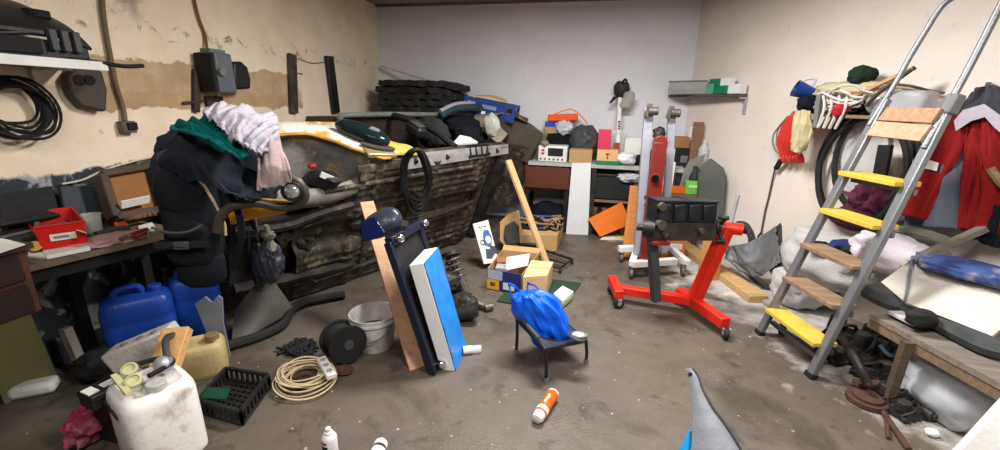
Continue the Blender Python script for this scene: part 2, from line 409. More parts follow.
# ------------------------------------------------------------------ the car body shell lying on its side
CAO = V((-1.57,3.04,1.08)); CA = V((.42,.9075,0)); _nh = V((-.9075,.42,0)); _th = math.radians(22)
CS = _nh*math.cos(_th)+V((0,0,1))*math.sin(_th); CQ = _nh*math.sin(_th)-V((0,0,1))*math.cos(_th)
def C(t, w, q): return CAO+CA*t+CS*w+CQ*q
def U(u, v, w=0.0): return P(u, v, plane=(CAO+CS*w, CS))
def S(u, v, q=0.0): return P(u, v, plane=(CAO+CQ*q, CQ))
def sm(a, b, x):
    x = max(0, min(1, (x-a)/(b-a))); return x*x*(3-2*x)
car = thing('car_body_shell','stripped car body shell lying on its side, rusty underside towards the room, yellow front wing','car', C(.4,.4,1.15).xy.to_3d())
def pan(i, j):
    q = .03+1.1*j; t0 = -.28-.42*sm(.28,.5,q); t = t0+(1.48-t0)*i
    w = 0
    w += .045*sm(.44,.50,q)*(1-sm(.66,.72,q))*1.8                       # gearbox tunnel
    for k in (.10,.17,.24,.31,.38,.78,.85,.92,.99,1.06): w -= .020*max(0,1-abs(q-k)/.022)*(.6+.4*noise.noise(V((t*2,k*9,0))))
    for k in (-.25,.5,1.15): w -= .03*max(0,1-abs(t-k)/.06)*(1-.6*sm(.44,.5,q)*(1-sm(.66,.72,q)))
    w += .18*sm(1.18,1.48,t)**2
    w += .012*noise.noise(V((t*3,q*4,1)))+.006*noise.noise(V((t*11,q*9,4)))
    return C(t, w, q*(1-.1*sm(.8,1.48,t)*0)+.0)
MB().grid(pan, 90, 70, .012).build('floor_pan', under, car)
m = MB()                                   # rails and cross members of the underside
for q in (.14,.98): m.tube([C(-.55,-.025,q+.02),C(.3,-.03,q),C(1.0,-.02,q+.01),C(1.45,.1,q+.03)],.022,6)
m.bar(C(-.1,.0,.05),C(-.1,.0,1.1),.07,.05,CS); m.bar(C(1.3,.03,.05),C(1.36,.07,1.1),.08,.06,CS)
m.build('chassis_rail', under, car, bevel=.008)
m = MB(); m.tube(path([C(.02,-.0,.59),C(.15,-.05,.60),C(.7,-.05,.62),C(1.2,-.02,.6)]),.026,10); m.build('exhaust_pipe', oily, car)
# sill with its grey strip
m = MB(); m.poly([C(-.02,-.005,-.02),C(1.56,-.005,-.02),C(1.56,.10,-.03),C(-.02,.10,-.03)],.03); m.poly([C(-.30,-.004,.0),C(-.30,-.02,.06),C(1.56,-.02,.06),C(1.56,-.004,-.02)],.02); m.build('sill', under, car, bevel=.006)
m = MB(); m.poly([C(.12,-.026,.072),C(.12,.02,-.045),C(1.54,.02,-.04),C(1.54,-.026,.05)],.01)
sp = m.build('sill_strip', M('primer_strip',(134,132,132),.65,dirt=.8,dcol=(92,86,80),scale=9), car)
for t in (.25,.62,1.18,1.34):
    m = MB(); m.cyl(C(t,-.032,.012),C(t,-.0,.0),.018,n=10); m.build('hole_plug', blackm, sp)
m = MB()
for k in range(4): m.bar(C(.93+k*.085,.022,-.055),C(.93+k*.085,-.03,.015),.018,.012,CS)
m.bar(C(.9,.022,-.06),C(1.22,.022,-.06),.02,.02,CS); m.bar(C(.9,-.034,.02),C(1.22,-.034,.02),.016,.016,CS); m.build('hinge_bracket', black, sp)
# upper side: pillars and roof rail around the two door openings
dgreen = M('dark_green_paint',(44,52,54),.3,dirt=.5,dcol=(92,94,90),scale=7)
m = MB()
m.tube(path([S(352,129,-.02),S(341,121,-.01),C(.10,.86,.0),C(.3,.93,.02),C(.8,.95,.03),C(1.35,.93,.03),C(1.8,.86,.0),C(2.1,.7,-.05)]),.026,8)
m.build('roof_rail', M('weathered_grey_green',(112,116,110),.45,dirt=.6,dcol=(60,62,58),scale=8), car)
m = MB(); m.tube(path([C(.80,.08,-.03),C(.80,.4,-.05),C(.76,.7,-.02),C(.74,.92,.03)]),.034,8); m.build('door_pillar', blackm, car)
m = MB(); m.grid(lambda i,j: C(-.15+2.2*i, .98+.05*math.sin(PI*j), .05+.75*j), 20, 12, .012); m.build('roof_panel', M('roof_lining',(64,54,46),.85,dirt=.6,dcol=(40,34,30)), car)
m = MB(); m.grid(lambda i,j: C(-.38+2.0*i, .06+.85*j, .62+.1*math.sin(6*i)*.3), 12, 8, .01); m.build('inner_side_panel', M('trim_brown_black',(44,38,33),.8,dirt=.5,dcol=(70,60,50)), car)
# front wing: yellow paint, primer and gold flakes
ywing = flaked_mat('flaking_yellow_paint',(198,158,74),[((222,218,210),3.2,.47,.55,.95),((178,128,26),9,.58,.68,.8),((120,96,60),16,.62,.7,.6)])
def wing(i, j):
    t = -1.02+1.30*i; top = .74+.04*math.sin(PI*i)-.42*sm(.72,1,i); arch = .44-.45*sm(.42,.72,i)-.03*math.sin(PI*i)
    if i > .75: arch = max(.0,arch)
    w = arch+(top-arch)*j
    q = -.10*math.sin(PI*min(1,.25+.75*j))*(.5+.5*math.sin(PI*(.15+.7*i)))-.01*noise.noise(V((t*6,w*6,0)))
    return C(t, w, q+.02*j)
fw = MB().grid(wing, 34, 18, .01).build('front_wing', ywing, car)
m = MB(); m.tube([wing(k/24,0)+CQ*.004 for k in range(25)],.012,6); m.build('wing_edge', M('rust_yellow',(196,140,44),.6,dirt=.6,dcol=(110,70,40)), fw)
m = MB(); m.grid(lambda i,j: C(-1.0+1.0*i,.74+.03*math.sin(PI*i)+.02*j,.0+.55*j), 10, 10, .01); m.build('bonnet_lip', ywing, car)
m = MB(); cc = S(378,147,-.10); m.prism([(.13*math.cos(a),.045*math.sin(a)) for a in [k*PI/10 for k in range(20)]],.012,frame(cc,CA*.8+CS*-.5,-CQ)); m.build('fuel_flap', tarnish, car)
# inner wheel housing (grey sprayed bowl) and its dark depth
def house(i, j):
    a = PI*i; r = .16+.27*(1-j)
    return C(-.62-.44*math.cos(a)*(1-.15*j), .02+.50*math.sin(a)*(1-.25*j)-.05*j, -.03+.42*j)
MB().grid(house, 26, 12, .01).build('wheel_housing', flaked_mat('sprayed_grey_housing',(106,104,102),[((66,62,58),3,.48,.62,.9),((172,136,60),3.4,.56,.64,.8)]), car)
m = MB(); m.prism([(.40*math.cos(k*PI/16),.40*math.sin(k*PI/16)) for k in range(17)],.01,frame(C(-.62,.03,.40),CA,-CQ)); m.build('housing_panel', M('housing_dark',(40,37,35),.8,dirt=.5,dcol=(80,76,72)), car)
m = MB(); m.blob(S(312,166,.12),(.03,.035,.02),2,.2,2,3); m.build('red_cap', M('dull_red',(150,34,26),.7), car)
m = MB(); m.blob(U(322,180,.06),(.15,.09,.07),6,.2,2,3); hl = m.build('blower_motor', black, car)
m = MB(); m.poly([U(322,172,-.03),U(336,178,-.03),U(334,183,-.03),U(320,177,-.03)][::-1],.01); m.build('sticker', paper, hl)
# splash panel below the housing (grey sheet curling to the front)
def splash(i, j):
    t = -.95+.78*i; q = .10+.14*j+.05*math.sin(PI*i)
    return C(t, .04-.05*math.sin(PI*j)-.03*math.sin(PI*i), q)
MB().grid(splash, 20, 8, .012).build('splash_panel', M('bare_sheet',(122,118,112),.55,metal=.3,dirt=.7,dcol=(70,66,60),scale=7), car)
# engine bay floor, bulkhead and front rails under the wing
m = MB()
m.grid(lambda i,j: C(-1.12+.62*i, .08+.10*math.sin(3.0*i)+.05*noise.noise(V((i*3,j*4,2))), .30+.80*j), 18, 22, .012); m.build('front_floor', M('bay_black',(30,29,28),.7,dirt=.6,dcol=(64,60,54),scale=8,bump=.4), car)
m = MB(); m.tube(path([C(-1.10,.06,.40),C(-.8,.02,.42),C(-.55,.0,.36),C(-.3,-.01,.33)]),.04,8); m.build('front_rail', oily, car)
m = MB(); m.tube(path([C(-1.10,.04,.90),C(-.8,-.0,.9),C(-.5,-.01,.92),C(-.2,-.01,.95)]),.045,8); m.build('front_rail', oily, car)
for k in range(5):
    m = MB(); m.blob(C(-1.0+.2*k,.10,.45+.11*(k%3)),(.10,.08,.09),60+k,.3,2.2,3); m.build('engine_bay_part', oily, car)
m = MB(); p1, p2, p3, p4 = U(236,312,-.05),U(266,270,-.1),U(312,268,-.06),F(294,316)+V((0,0,.05))
m.grid(lambda i,j: lerp(lerp(p1,p2,i),lerp(F(232,350)+V((0,0,.03)),p4,i),j)-CS*(.05*math.sin(PI*i)*math.sin(PI*j)), 14, 10, .01); wl = m.build('inner_arch_panel', M('grey_arch',(84,80,76),.65,dirt=.6,dcol=(48,46,44),scale=6), car)
m = MB(); m.tube([U(272,316,-.13)+V((.085*math.cos(a),.0,.065*math.sin(a))) for a in [k*PI/10 for k in range(20)]],.012,6,True); m.build('stub_ring', oily, wl)
m = MB(); m.tube(path([F(228,351)+V((0,0,.035)),F(262,340)+V((0,0,.035)),F(284,329)+V((0,0,.04)),F(294,314)+V((0,0,.05)),F(312,306)+V((0,0,.05)),F(345,299)+V((0,0,.04))]),.033,8); m.build('arch_lip', rubber, car)
# rear wing with its wheel arch and the boot corner
rear = M('primer_brown_grey',(140,128,110),.6,dirt=.8,dcol=(72,64,54),scale=5,bump=.4)
def rw(i, j):
    a = PI*(.02+.98*i); r = .30+.24*j
    t = 1.98-(.34+.12*j)*math.cos(a); w = .10+(.42+.34*j)*math.sin(a)-.04*j
    return C(t, w, -.10-.07*math.sin(PI*i)*(1-.6*j)+.10*j)
MB().grid(rw, 30, 8, .012).build('rear_wing', rear, car)
def rin(i, j):
    a = PI*(.02+.98*i)
    return C(1.98-.33*math.cos(a)*(1-.3*j), .08+.42*math.sin(a)*(1-.25*j), -.10+.40*j)
MB().grid(rin, 22, 8, .01).build('rear_wheel_housing', M('rear_housing',(74,66,56),.7,dirt=.7,dcol=(44,38,32),scale=6), car)
m = MB(); m.grid(lambda i,j: C(2.30+.10*math.sin(PI*j)-.05*i, .02+.72*i*(1-.12*j)+.04*noise.noise(V((i*4,j*4,3))), -.10+.85*j), 16, 16, .014); m.build('tail_panel', rear, car)
m = MB(); m.grid(lambda i,j: C(1.42+.9*i, .10+.20*math.sin(PI*i)+.03*noise.noise(V((i*5,j*5,8))), .12+.85*j), 20, 18, .012); m.build('boot_floor', under, car)
m = MB(); m.tube(path([C(2.28,0,-.02),C(2.36,-.02,.2),C(2.36,-.01,.5),C(2.3,.02,.8)]),.045,8); m.build('rear_valance', rear, car)
m = MB(); m.blob(S(492,126,-.12),(.09,.05,.13),4,.2,2,3); m.build('light_cluster', M('grimy_lens',(176,178,166),.35,dirt=.6,dcol=(110,106,96)), car)
m = MB(); m.bar(C(1.46,-.03,.12),C(1.46,.02,1.1),.10,.10,CA); m.build('rear_cross_beam', oily, car)
# ------------------------------------------------------------------ left wall: shelf, cables, fittings
def wl(u, v, off=.03): return P(u, v, x=XL+off)
zs = P(104,65,x=-2.66).z
t = thing('wall_shelf','white-edged wall shelf holding a black dashboard, upper left','shelf',(-2.83,1.4,zs-.03))
m = MB(); m.box((-2.83,1.33,zs-.011),(.33,1.16,.022)); m.build('shelf_board', M('grey_shelf_board',(120,112,104),.7), t)
m = MB(); m.box((-2.652,1.33,zs-.008),(.022,1.16,.046)); m.build('front_edge', white, t, bevel=.003)
for y in (.95,1.78):
    m = MB(); m.bar((-2.985,y,zs-.025),(-2.985,y,zs-.24),.025,.02,(1,0,0)); m.bar((-2.985,y,zs-.03),(-2.72,y,zs-.03),.025,.015); m.build('bracket', whitep, t)
t = thing('dashboard_panel','black plastic car dashboard with vents lying on the white-edged wall shelf','car part',(-2.83,1.4,zs))
m = MB()
m.grid(lambda i,j: V((-2.98+.30*j, .85+1.02*i, zs+.10+.16*(1-j**2)+.02*math.sin(9*i)-.05*max(0,i-.85)*6)), 30, 10, .02)
m.box((-2.80,1.36,zs+.05),(.24,1.0,.10)); m.box((-2.70,1.40,zs+.13),(.06,.86,.03)); m.build('casing', black, t, bevel=.008)
m = MB(); m.box((-2.672,1.30,zs+.065),(.02,.70,.07)); m.build('glove_slot', blackm, t)
for k in range(3):
    m = MB(); m.box((-2.664,1.70+.05*k,zs+.10),(.03,.032,.10)); m.build('vent', dgrey, t, bevel=.004)
m = MB(); c = V((-2.80,1.74,zs+.232)); m.cyl(c-V((0,0,.02)),c+V((0,0,.012)),.055,n=20); m.build('round_vent', blackm, t)
m = MB(); m.tube(path([(-2.70,1.7,zs+.02),(-2.66,1.86,zs+.012),(-2.62,1.98,zs+.0),(-2.6,2.07,zs+.01)]),.012,6)
tag(m.build('trim_strip', blackm),'thin black trim strip poking past the end of the left wall shelf','trim strip')
# coil of black cable on the wall
m = MB()
hook = wl(5,75,.05)
for k in range(8):
    c = wl(12+1.5*k,106+k*.8,.05+.008*k); rx, rz = .10+.008*k, .105+.007*k
    m.tube([c+V((.01*math.sin(3*a+k),rx*math.cos(a),rz*math.sin(a)-.02*math.cos(2*a+k))) for a in [i*PI/16 for i in range(32)]],.0075,6,True)
m.tube(path([wl(0,130,.06),wl(18,130,.07),wl(42,134,.05),wl(54,128,.06),wl(53,112,.05),wl(38,88,.04)]),.007,6)
tag(m.build('cable_coil', blackm),'large coil of black cable hanging on the wall under the shelf','cable')
t = thing('speaker_pod','dark brown oval plastic pod with two round holes leaning on the left wall','car part',wl(85,112,.03))
out = [wl(u,v,.03) for u,v in ((62,78),(70,67),(88,65),(98,72),(103,90),(102,112),(90,110),(76,106),(66,94))]
m = MB(); m.prism([(p.y,p.z) for p in out],.06,Matrix(((0,0,1,XL+.01),(1,0,0,0),(0,1,0,0),(0,0,0,1)))); m.build('shell', M('brown_plastic',(66,58,50),.6,dirt=.4,dcol=(92,80,66)), t, bevel=.015)
for u in (79,89):
    p = wl(u,80,.07); m = MB(); m.cyl(p-V((.005,0,0)),p+V((.006,0,0)),.03,n=16); m.build('round_hole', blackm, t)
m = MB(); m.tube(path([wl(101,-14,.02),wl(104,20,.02),wl(110,55,.02),wl(116,85,.02),wl(123,108,.02),wl(125,121,.03)]),.014,8)
tag(m.build('wall_cable', M('cable_grey',(112,98,80),.7,dirt=.6)),'thick greyish cable running down the left wall to a socket','cable')
t = thing('wall_socket','small black socket at the end of the thick wall cable','socket',wl(127,131,.03))
m = MB(); p = wl(127,127,.03); m.box(p,(.05,.085,.075)); m.build('socket_box', M('socket_grey',(92,86,80),.5), t, bevel=.006)
m = MB(); m.box(p+V((.028,.012,.006)),(.02,.055,.045)); m.build('socket_face', blackm, t)
m = MB(); m.tube(path([wl(190,-20,.02),wl(198,15,.02),wl(205,35,.02),wl(207,51,.04)]),.010,6)
tag(m.build('thin_wall_cable', M('thin_cable',(120,84,56),.7)),'thin brown cable down the left wall into the grey switch box','cable')
t = thing('switch_box','grey switch box with black side cover fixed on the bare concrete band','electric box',wl(222,95,.03))
a = wl(198,51,.02); b = wl(228,94,.02)
m = MB(); m.box(((XL+.10),(a.y+b.y)/2-.05,(a.z+b.z)/2),(.18,abs(b.y-a.y)-.05,abs(a.z-b.z)*.95),.95,.95); m.build('case', M('box_blue_grey',(96,102,108),.45,dirt=.4), t, bevel=.012)
m = MB(); m.box((XL+.10,(a.y+b.y)/2-.05-(b.y-a.y)/2+.012,(a.z+b.z)/2),(.16,.03,abs(a.z-b.z)*.9)); m.build('side_cover', blackm, t, bevel=.01)
m = MB(); c = wl(238,76,.10); m.prism([(.085,-.10),(.10,-.02),(.085,.07),(.03,.11),(-.06,.10),(-.08,-.02),(-.06,-.11)],.15,Matrix(((0,0,1,XL+.03),(1,0,0,c.y-.05),(0,1,0,c.z),(0,0,0,1)))); m.build('black_lobe', black, t, bevel=.02)
m = MB(); c = wl(222,72,.2); m.cyl(c-V((.03,0,0)),c+V((.012,0,0)),.03,n=14); m.build('knob', grey, t)
m = MB(); m.box(V((XL+.045,(a.y+b.y)/2,a.z+.012)),(.09,.14,.024)); m.build('green_top', M('green_grey',(96,130,116),.6), t)
m = MB(); a = wl(205,96,.02); b = wl(224,112,.02); m.box((XL+.02,(a.y+b.y)/2,(a.z+b.z)/2),(.03,b.y-a.y,a.z-b.z)); m.bar(wl(183,103,.02),wl(204,101,.02),.018,.018); m.bar(wl(196,70,.02),wl(196,112,.02),.05,.03,(1,0,0))
tag(m.build('backing_plate', M('backing',(62,54,46),.7,dirt=.5), bevel=.004),'dark mounting plate with hinge behind the grey switch box','bracket')
m = MB(); m.bar(wl(292,54,.03),wl(294,113,.03),.10,.03,(1,0,0)); tag(m.build('dark_strip', M('strip_dark',(52,48,48),.6,dirt=.7,dcol=(110,92,70)), bevel=.004),'narrow dark strip on the left wall at the end of the bare concrete','strip')
m = MB(); m.bar(wl(329,56,.03),wl(336,113,.03),.13,.035,(1,0,0)); tag(m.build('black_bar', black, bevel=.006),'long plain black bar fixed upright on the left wall above the car','bar')
m = MB(); m.tube(path([wl(298,58,.02),wl(312,63,.02),wl(325,62,.02)]),.003,5); m.tube(path([wl(298,73,.02),wl(303,74,.02)]),.004,5); tag(m.build('wall_wire', blackm),'thin dark wire strung between the strip and the black bar','wire')

# ------------------------------------------------------------------ left workbench
ZB = .80
b0 = P(27,266,z=ZB); b1 = P(152,237,z=ZB); bd = (b1-b0).normalized(); b2 = b0+bd*.66
t = thing('left_workbench','dark workbench along the left wall under the open cases','workbench',V(((b0.x+XL)/2,(b0.y+b2.y)/2,0)))
m = MB(); m.poly([V((b0.x,b0.y,ZB)),V((b2.x,b2.y,ZB)),V((XL+.02,b2.y+.1,ZB)),V((XL+.02,b0.y+.0,ZB))],.03); m.build('bench_top', M('bench_board',(112,100,84),.7,dirt=.7,dcol=(60,52,44)), t)
m = MB(); m.poly([b0+V((-.06,.02,-.032)),b2+V((-.06,-.02,-.032)),b2+V((-.06,-.02,-.10)),b0+V((-.06,.02,-.10))],.02); m.build('apron', blackm, t)
for p in (V((XL+.10,b2.y-.25,0)),b2+V((-.30,-.06,0)),V((XL+.06,b0.y+.06,0)),V((XL+.06,b2.y,0))):
    m = MB(); m.box((p.x,p.y,(ZB-.032)/2),(.05,.05,ZB-.032)); m.build('leg', blackm, t)
# nearer cabinet with a sheet on it
ZC = .95
c1 = P(28,243,z=ZC); cx1, cy1 = c1.x, c1.y
t = thing('bench_cabinet','dark brown raised cabinet at the left edge with a white sheet on top','cabinet',V((XL+.35,cy1-.45,0)))
m = MB(); m.box(((XL+cx1)/2,cy1-.45,.79),(cx1-XL-.03,.88,.29)); m.build('body', brownwood, t, bevel=.005)
m = MB(); m.box(((XL+cx1)/2+.01,cy1-.45,ZC-.012),(cx1-XL,.92,.024)); m.build('cabinet_top', M('top_dark',(56,46,40),.6), t)
for (x,y) in ((XL+.08,cy1-.06),(XL+.08,cy1-.84),(cx1-.06,cy1-.84)):
    m = MB(); m.box((x,y,.323),(.06,.06,.645)); m.build('leg', blackm, t)
for k in range(2):
    m = MB(); m.box((cx1-.008,cy1-.45,.86-.14*k),(.018,.82,.12)); d = m.build('drawer', M('drawer_red',(38,26,24),.6), t, bevel=.004)
    m = MB(); m.bar((cx1+.012,cy1-.55,.86-.14*k),(cx1+.012,cy1-.35,.86-.14*k),.012,.02); m.build('handle', steel, d)
m = MB(); m.poly([P(-14,236,z=ZC+.004),P(-14,257,z=ZC+.004),P(25,244,z=ZC+.004),P(6,239,z=ZC+.004)],.004); tag(m.build('white_sheet', paper),'white sheet on the raised brown cabinet at the left edge','sheet')
m = MB(); q0, q1 = F(2,368), F(50,352); n = V((q1-q0)).normalized(); q0, q1 = P(-6,374,x=-2.86), P(50,352,x=-2.86); k_ = V((-.07,0,.50)); q0.z = q1.z = .004; m.poly([q0,q1,q1+k_,q0+k_],.02)
tag(m.build('leaning_panel', M('mossy_board',(112,108,66),.8,dirt=.8,dcol=(92,94,86),scale=4)),'yellowish green board leaning against the brown cabinet on the floor','board')
m = MB(); a = P(72,330,x=-2.74); m.bar(V((a.x-.05,a.y,.30)),V((a.x,a.y,.004)),.05,.04,(0,1,0)); tag(m.build('white_post', M('post_white',(136,130,120),.7,dirt=.5)),'short off-white post standing in the dark under the left bench','post')
# on the bench
def bz(u, v, h=0): return P(u, v, z=ZB+h)
t = thing('storage_bin','red plastic storage bin with a small white label on the left bench','bin',bz(60,250,.02))
q = [bz(42,250,.025),bz(88,243,.025),bz(76,228,.025),bz(32,235,.025)]; h = .115; g0 = [p+(p-sum(q,V())/4)*.06+V((0,0,h)) for p in q]
m = MB(); m.poly(q[::-1],.004)
for k in range(4): m.poly([q[k],q[(k+1)%4],g0[(k+1)%4],g0[k]] if k != 3 else [q[3],q[0],lerp(q[0],g0[0],.6),lerp(q[3],g0[3],.6)],.005)
m.tube([g0[0],g0[1],g0[2],g0[3]],.006,6); m.build('bin_body', redp, t)
c = lerp(lerp(q[0],q[1],.45),lerp(g0[0],g0[1],.45),.45); e = (q[1]-q[0]).normalized(); up = ((g0[0]-q[0])+(g0[1]-q[1])).normalized(); nn = e.cross(up).normalized()*.007
m = MB(); m.poly([c-e*.035-up*.014+nn,c+e*.055-up*.014+nn,c+e*.055+up*.02+nn,c-e*.035+up*.02+nn],.002); lb = m.build('label_holder', paper, t)
m = MB(); m.bar(c-e*.022+up*.003+nn*1.2,c+e*.03+up*.003+nn*1.2,.012,.001,nn); m.build('label_print', M('print_grey',(120,126,150),.7), lb)
m = MB(); m.poly([bz(46,256,.022),bz(90,247,.022),bz(86,239,.022),bz(40,247,.022)],.02); tag(m.build('flat_carton', white, bevel=.004),'flat white carton beneath the red plastic bin','carton')
m = MB(); m.poly([bz(28,256,.012),bz(48,257,.012),bz(44,249,.012),bz(28,250,.012)],.01); tag(m.build('paper_tray', paper),'small white tray at the front corner of the left bench','tray')
m = MB(); m.cyl(bz(33,249,.0),bz(35,246,.05),.026,.024,12); tag(m.build('yellow_stopper', M('ochre',(196,152,52),.6)),'ochre yellow stopper beside the red plastic bin','stopper')
t = thing('plastic_cup','clear plastic cup behind the red bin on the left bench','cup',bz(95,233))
m = MB(Matrix.Translation(bz(95,233))); m.lathe([(.035,0),(.044,.11),(.047,.11),(.047,.104),(.041,.104),(.033,.006)],20); m.build('cup_wall', glass, t)
m = MB(); m.poly([bz(80,232,.0),bz(88,236,.0),bz(86,233,.11),bz(76,230,.12)],.003); tag(m.build('folded_paper', paper),'folded white paper standing between the red bin and the clear cup','paper')
m = MB()
m.blob(bz(107,240,.012),(.17,.10,.022),5,.25,3,4,R=frame((0,0,0),bd).to_3x3(),flat=-.012); tag(m.build('pink_rag', M('pink_rag_cloth',(190,150,148),.95,dirt=.4,dcol=(170,126,128),bump=.5,bscale=120)),'pale pink rag spread on the left bench in front of the wooden case','rag')
m = MB(); m.poly([bz(96,248,.006),bz(150,236,.006),bz(148,230,.006),bz(94,242,.006)],.005); tag(m.build('bench_board', pine),'thin pale board along the front edge of the left bench','board')
t = thing('pliers','red-handled pliers lying on the bench beside the pink rag','pliers',bz(125,237,.03))
m = MB(); m.tube(path([bz(120,239,.03),bz(126,236,.035),bz(131,236,.03)]),[.010]*17,6); m.build('jaw', steel, t)
m = MB(); m.tube(path([bz(131,236,.03),bz(138,236,.03),bz(146,233,.03)]),.010,6); m.build('handle', darkred, t)
m = MB(); m.tube(path([bz(131,235,.03),bz(138,232,.03),bz(147,229,.03)]),.010,6); m.build('handle', darkred, t)
m = MB(); m.cyl(bz(115,226,.022),bz(127,224,.022),.020,n=12); tag(m.build('orange_tube', M('orange_tube_pl',(206,92,40),.5)),'orange tube lying in front of the wooden case on the bench','tube')
m = MB(); m.poly([bz(140,232,.012),bz(156,228,.012),bz(152,222,.012),bz(138,226,.012)],.012); tag(m.build('notepad', paper),'white notepad near the wooden case at the far end of the bench','notepad')
m = MB(); m.bar(bz(96,235,.02),bz(128,228,.02),.05,.03); tag(m.build('green_rule_box', M('dark_green_box',(58,72,62),.6), bevel=.004),'long dark green box between the clear cup and the wooden case','box')
# wooden case, open, leaning lid
def wc(u, v, x): return P(u, v, x=x)
t = thing('wooden_case','open wooden case with a brown lining standing on the left bench','case',bz(135,222))
X1 = -2.74
q = [wc(114,219,X1+.05),wc(160,211,X1+.05),wc(148,168,X1-.10),wc(100,176,X1-.10)]
m = MB(); m.poly([lerp(q[k],sum(q,V())/4,.08) for k in range(4)],.012); m.build('lid_lining', M('tan_lining',(150,100,54),.7,dirt=.4,dcol=(120,76,40)), t)
m = MB()
nrm = (q[1]-q[0]).cross(q[3]-q[0]).normalized()
for k in range(4): m.bar(q[k],q[(k+1)%4],.045,.08,nrm)
m.build('lid_frame', M('case_dark_wood',(76,60,48),.6,dirt=.5), t, bevel=.006)
m = MB(); c0, c1_, = bz(120,226), bz(160,216)
m.poly([c0+V((0,0,.05)),c1_+V((0,0,.05)),c1_+V((-.2,.04,.05)),c0+V((-.2,.02,.05))],.05); m.build('tray', M('case_tray',(104,58,40),.6,dirt=.5), t, bevel=.004)
m = MB(); s0, s1 = wc(121,205,X1+.075), wc(149,199,X1+.075); m.bar(s0,s1,.012,.045,V((.3,0,1))); ps = m.build('paint_strip', paper, t)
m = MB()
for k in range(7): m.blob(bz(128+4.2*k,219-.9*k,.06),(.03,.014,.014),k,.2,2,2,R=Matrix.Rotation(.5*k,3,'Z'))
m.build('tool_heap', M('brown_tools',(124,92,60),.6,dirt=.6), t)
# black tool case with open lid
t = thing('tool_case','black plastic tool case with its lid open against the left wall','case',bz(20,225))
X2 = -2.90
q = [wc(0,226,X2+.08),wc(62,216,X2+.08),wc(53,185,X2-.04),wc(-4,193,X2-.04)]
m = MB(); m.poly(q,.03); m.build('lid', black, t, bevel=.01)
m = MB(); 
q2 = [bz(-5,244,.07),bz(66,227,.07),bz(62,219,.07),bz(-5,232,.07)]; m.poly(q2,.065); m.build('case_base', M('case_charcoal',(36,37,38),.5,dirt=.5,dcol=(84,84,82)), t, bevel=.008)
m = MB(); m.tube([bz(0,238,.075),bz(64,223,.075)],.008,6); m.build('rim', grey, t)
for k in range(3):
    m = MB(); m.box(bz(14+18*k,240-4.2*k,.05)+V((.012,0,0)),(.02,.05,.03)); m.build('latch', dgrey, t)
m = MB(); m.cyl(bz(36,232,.075),bz(37,218,.1),.012,.010,10); tag(m.build('grey_bottle', grey),'small grey tube standing on the rim of the black tool case','tube')
m = MB(); q = [wc(68,224,X2+.10),wc(110,217,X2+.10),wc(112,184,X2-.02),wc(60,186,X2-.02)]; m.poly(q,.03); tag(m.build('slate_panel', M('flaking_slate',(50,56,62),.7,dirt=.95,dcol=(128,130,132),scale=5,lo=.55,hi=.6), bevel=.006),'slate grey panel with flaked pale patches leaning between the two open cases','panel')
m = MB(); m.blob(wl(158,187,.10),(.05,.10,.10),9,.3,2,3); tag(m.build('wrapped_bundle', M('wrap_grey',(150,144,134),.8,dirt=.5)),'greyish wrapped bundle at the wall behind the wooden case','bundle')
m = MB(); m.tube(path([wl(62,184,.03),wl(82,180,.03),wl(100,172,.02),wl(120,165,.02),wl(152,158,.02),wl(165,163,.02)]),.006,5); tag(m.build('pale_wire', M('pale_wire_pl',(200,192,176),.6)),'pale wire strung along the left wall above the open cases','wire')

# ------------------------------------------------------------------ under the bench and on the floor at the left
def canister(label, base, w, d, h, yaw, mt, capm, capcol=None, group=None, tilt=0, ribs=True, handle=True):
    t = thing('canister', label, 'canister', base, group); M0 = rotz(base, yaw) @ Matrix.Rotation(tilt,4,'X')
    m = MB(M0); out = []
    for i,(z,k) in enumerate(((0,.92),(.02,1),(.45,.985),(h-.10,1),(h-.05,.96),(h-.015,.8))):
        pass
    def sec(k, z): 
        r = []
        for a in range(24):
            th = 2*PI*a/24; c, s_ = math.cos(th), math.sin(th)
            r.append(V((math.copysign(abs(c)**.42,c)*w/2*k, math.copysign(abs(s_)**.42,s_)*d/2*k, z)))
        return r
    rings = [[m._v(p) for p in sec(k,z)] for z,k in (((0,.9),(.015,.99),(h*.30,1),(h*.33,.975),(h*.36,1),(h*.62,1),(h*.65,.975),(h*.68,1),(h-.07,1),(h-.025,.93),(h-.005,.75),(h,.3)) if ribs else ((0,.93),(.012,.995),(.03,1),(h*.5,1.0),(h-.05,.99),(h-.025,.95),(h-.008,.86),(h,.72),(h-.012,.6),(h-.014,.2)))]
    for A,B in zip(rings,rings[1:]):
        for k in range(24): m._f([A[k],A[(k+1)%24],B[(k+1)%24],B[k]])
    m._f(rings[0][::-1]); m._f(rings[-1]); m.build('tank', mt, t)
    if handle:
      m = MB(M0); m.tube(path([(-w*.28,0,h-.01),(-w*.22,0,h+.035),(w*.05,0,h+.04),(w*.12,0,h-.01)]),.018,8); m.build('handle', mt, t)
    m = MB(M0); m.cyl((w*.28,0,h-.012),(w*.28,0,h+.03),.036,n=18); m.build('cap', capm, t, bevel=.004)
    return t
canister('blue plastic canister under the left bench, the nearer of two', V((-2.60,1.74,0)), .34,.22,.42,.9, bluep, bluep)
canister('blue plastic canister under the left bench, the farther one partly hidden', V((-2.55,2.06,0)), .28,.20,.42,1.0, bluep, bluep)
pj = F(160,462)
jer = canister('white plastic canister with brown grime and handwriting, front left of the floor', V((pj.x-.035,pj.y+.06,0)), .30,.27,.37,-.38, M('grimy_white',(222,220,216),.45,dirt=.9,dcol=(112,92,70),scale=4,lo=.50,hi=.66), M('grey_cap',(186,186,180),.5,dirt=.5), ribs=False, handle=False)
mj = rotz(ROOT[jer.name], -.38)
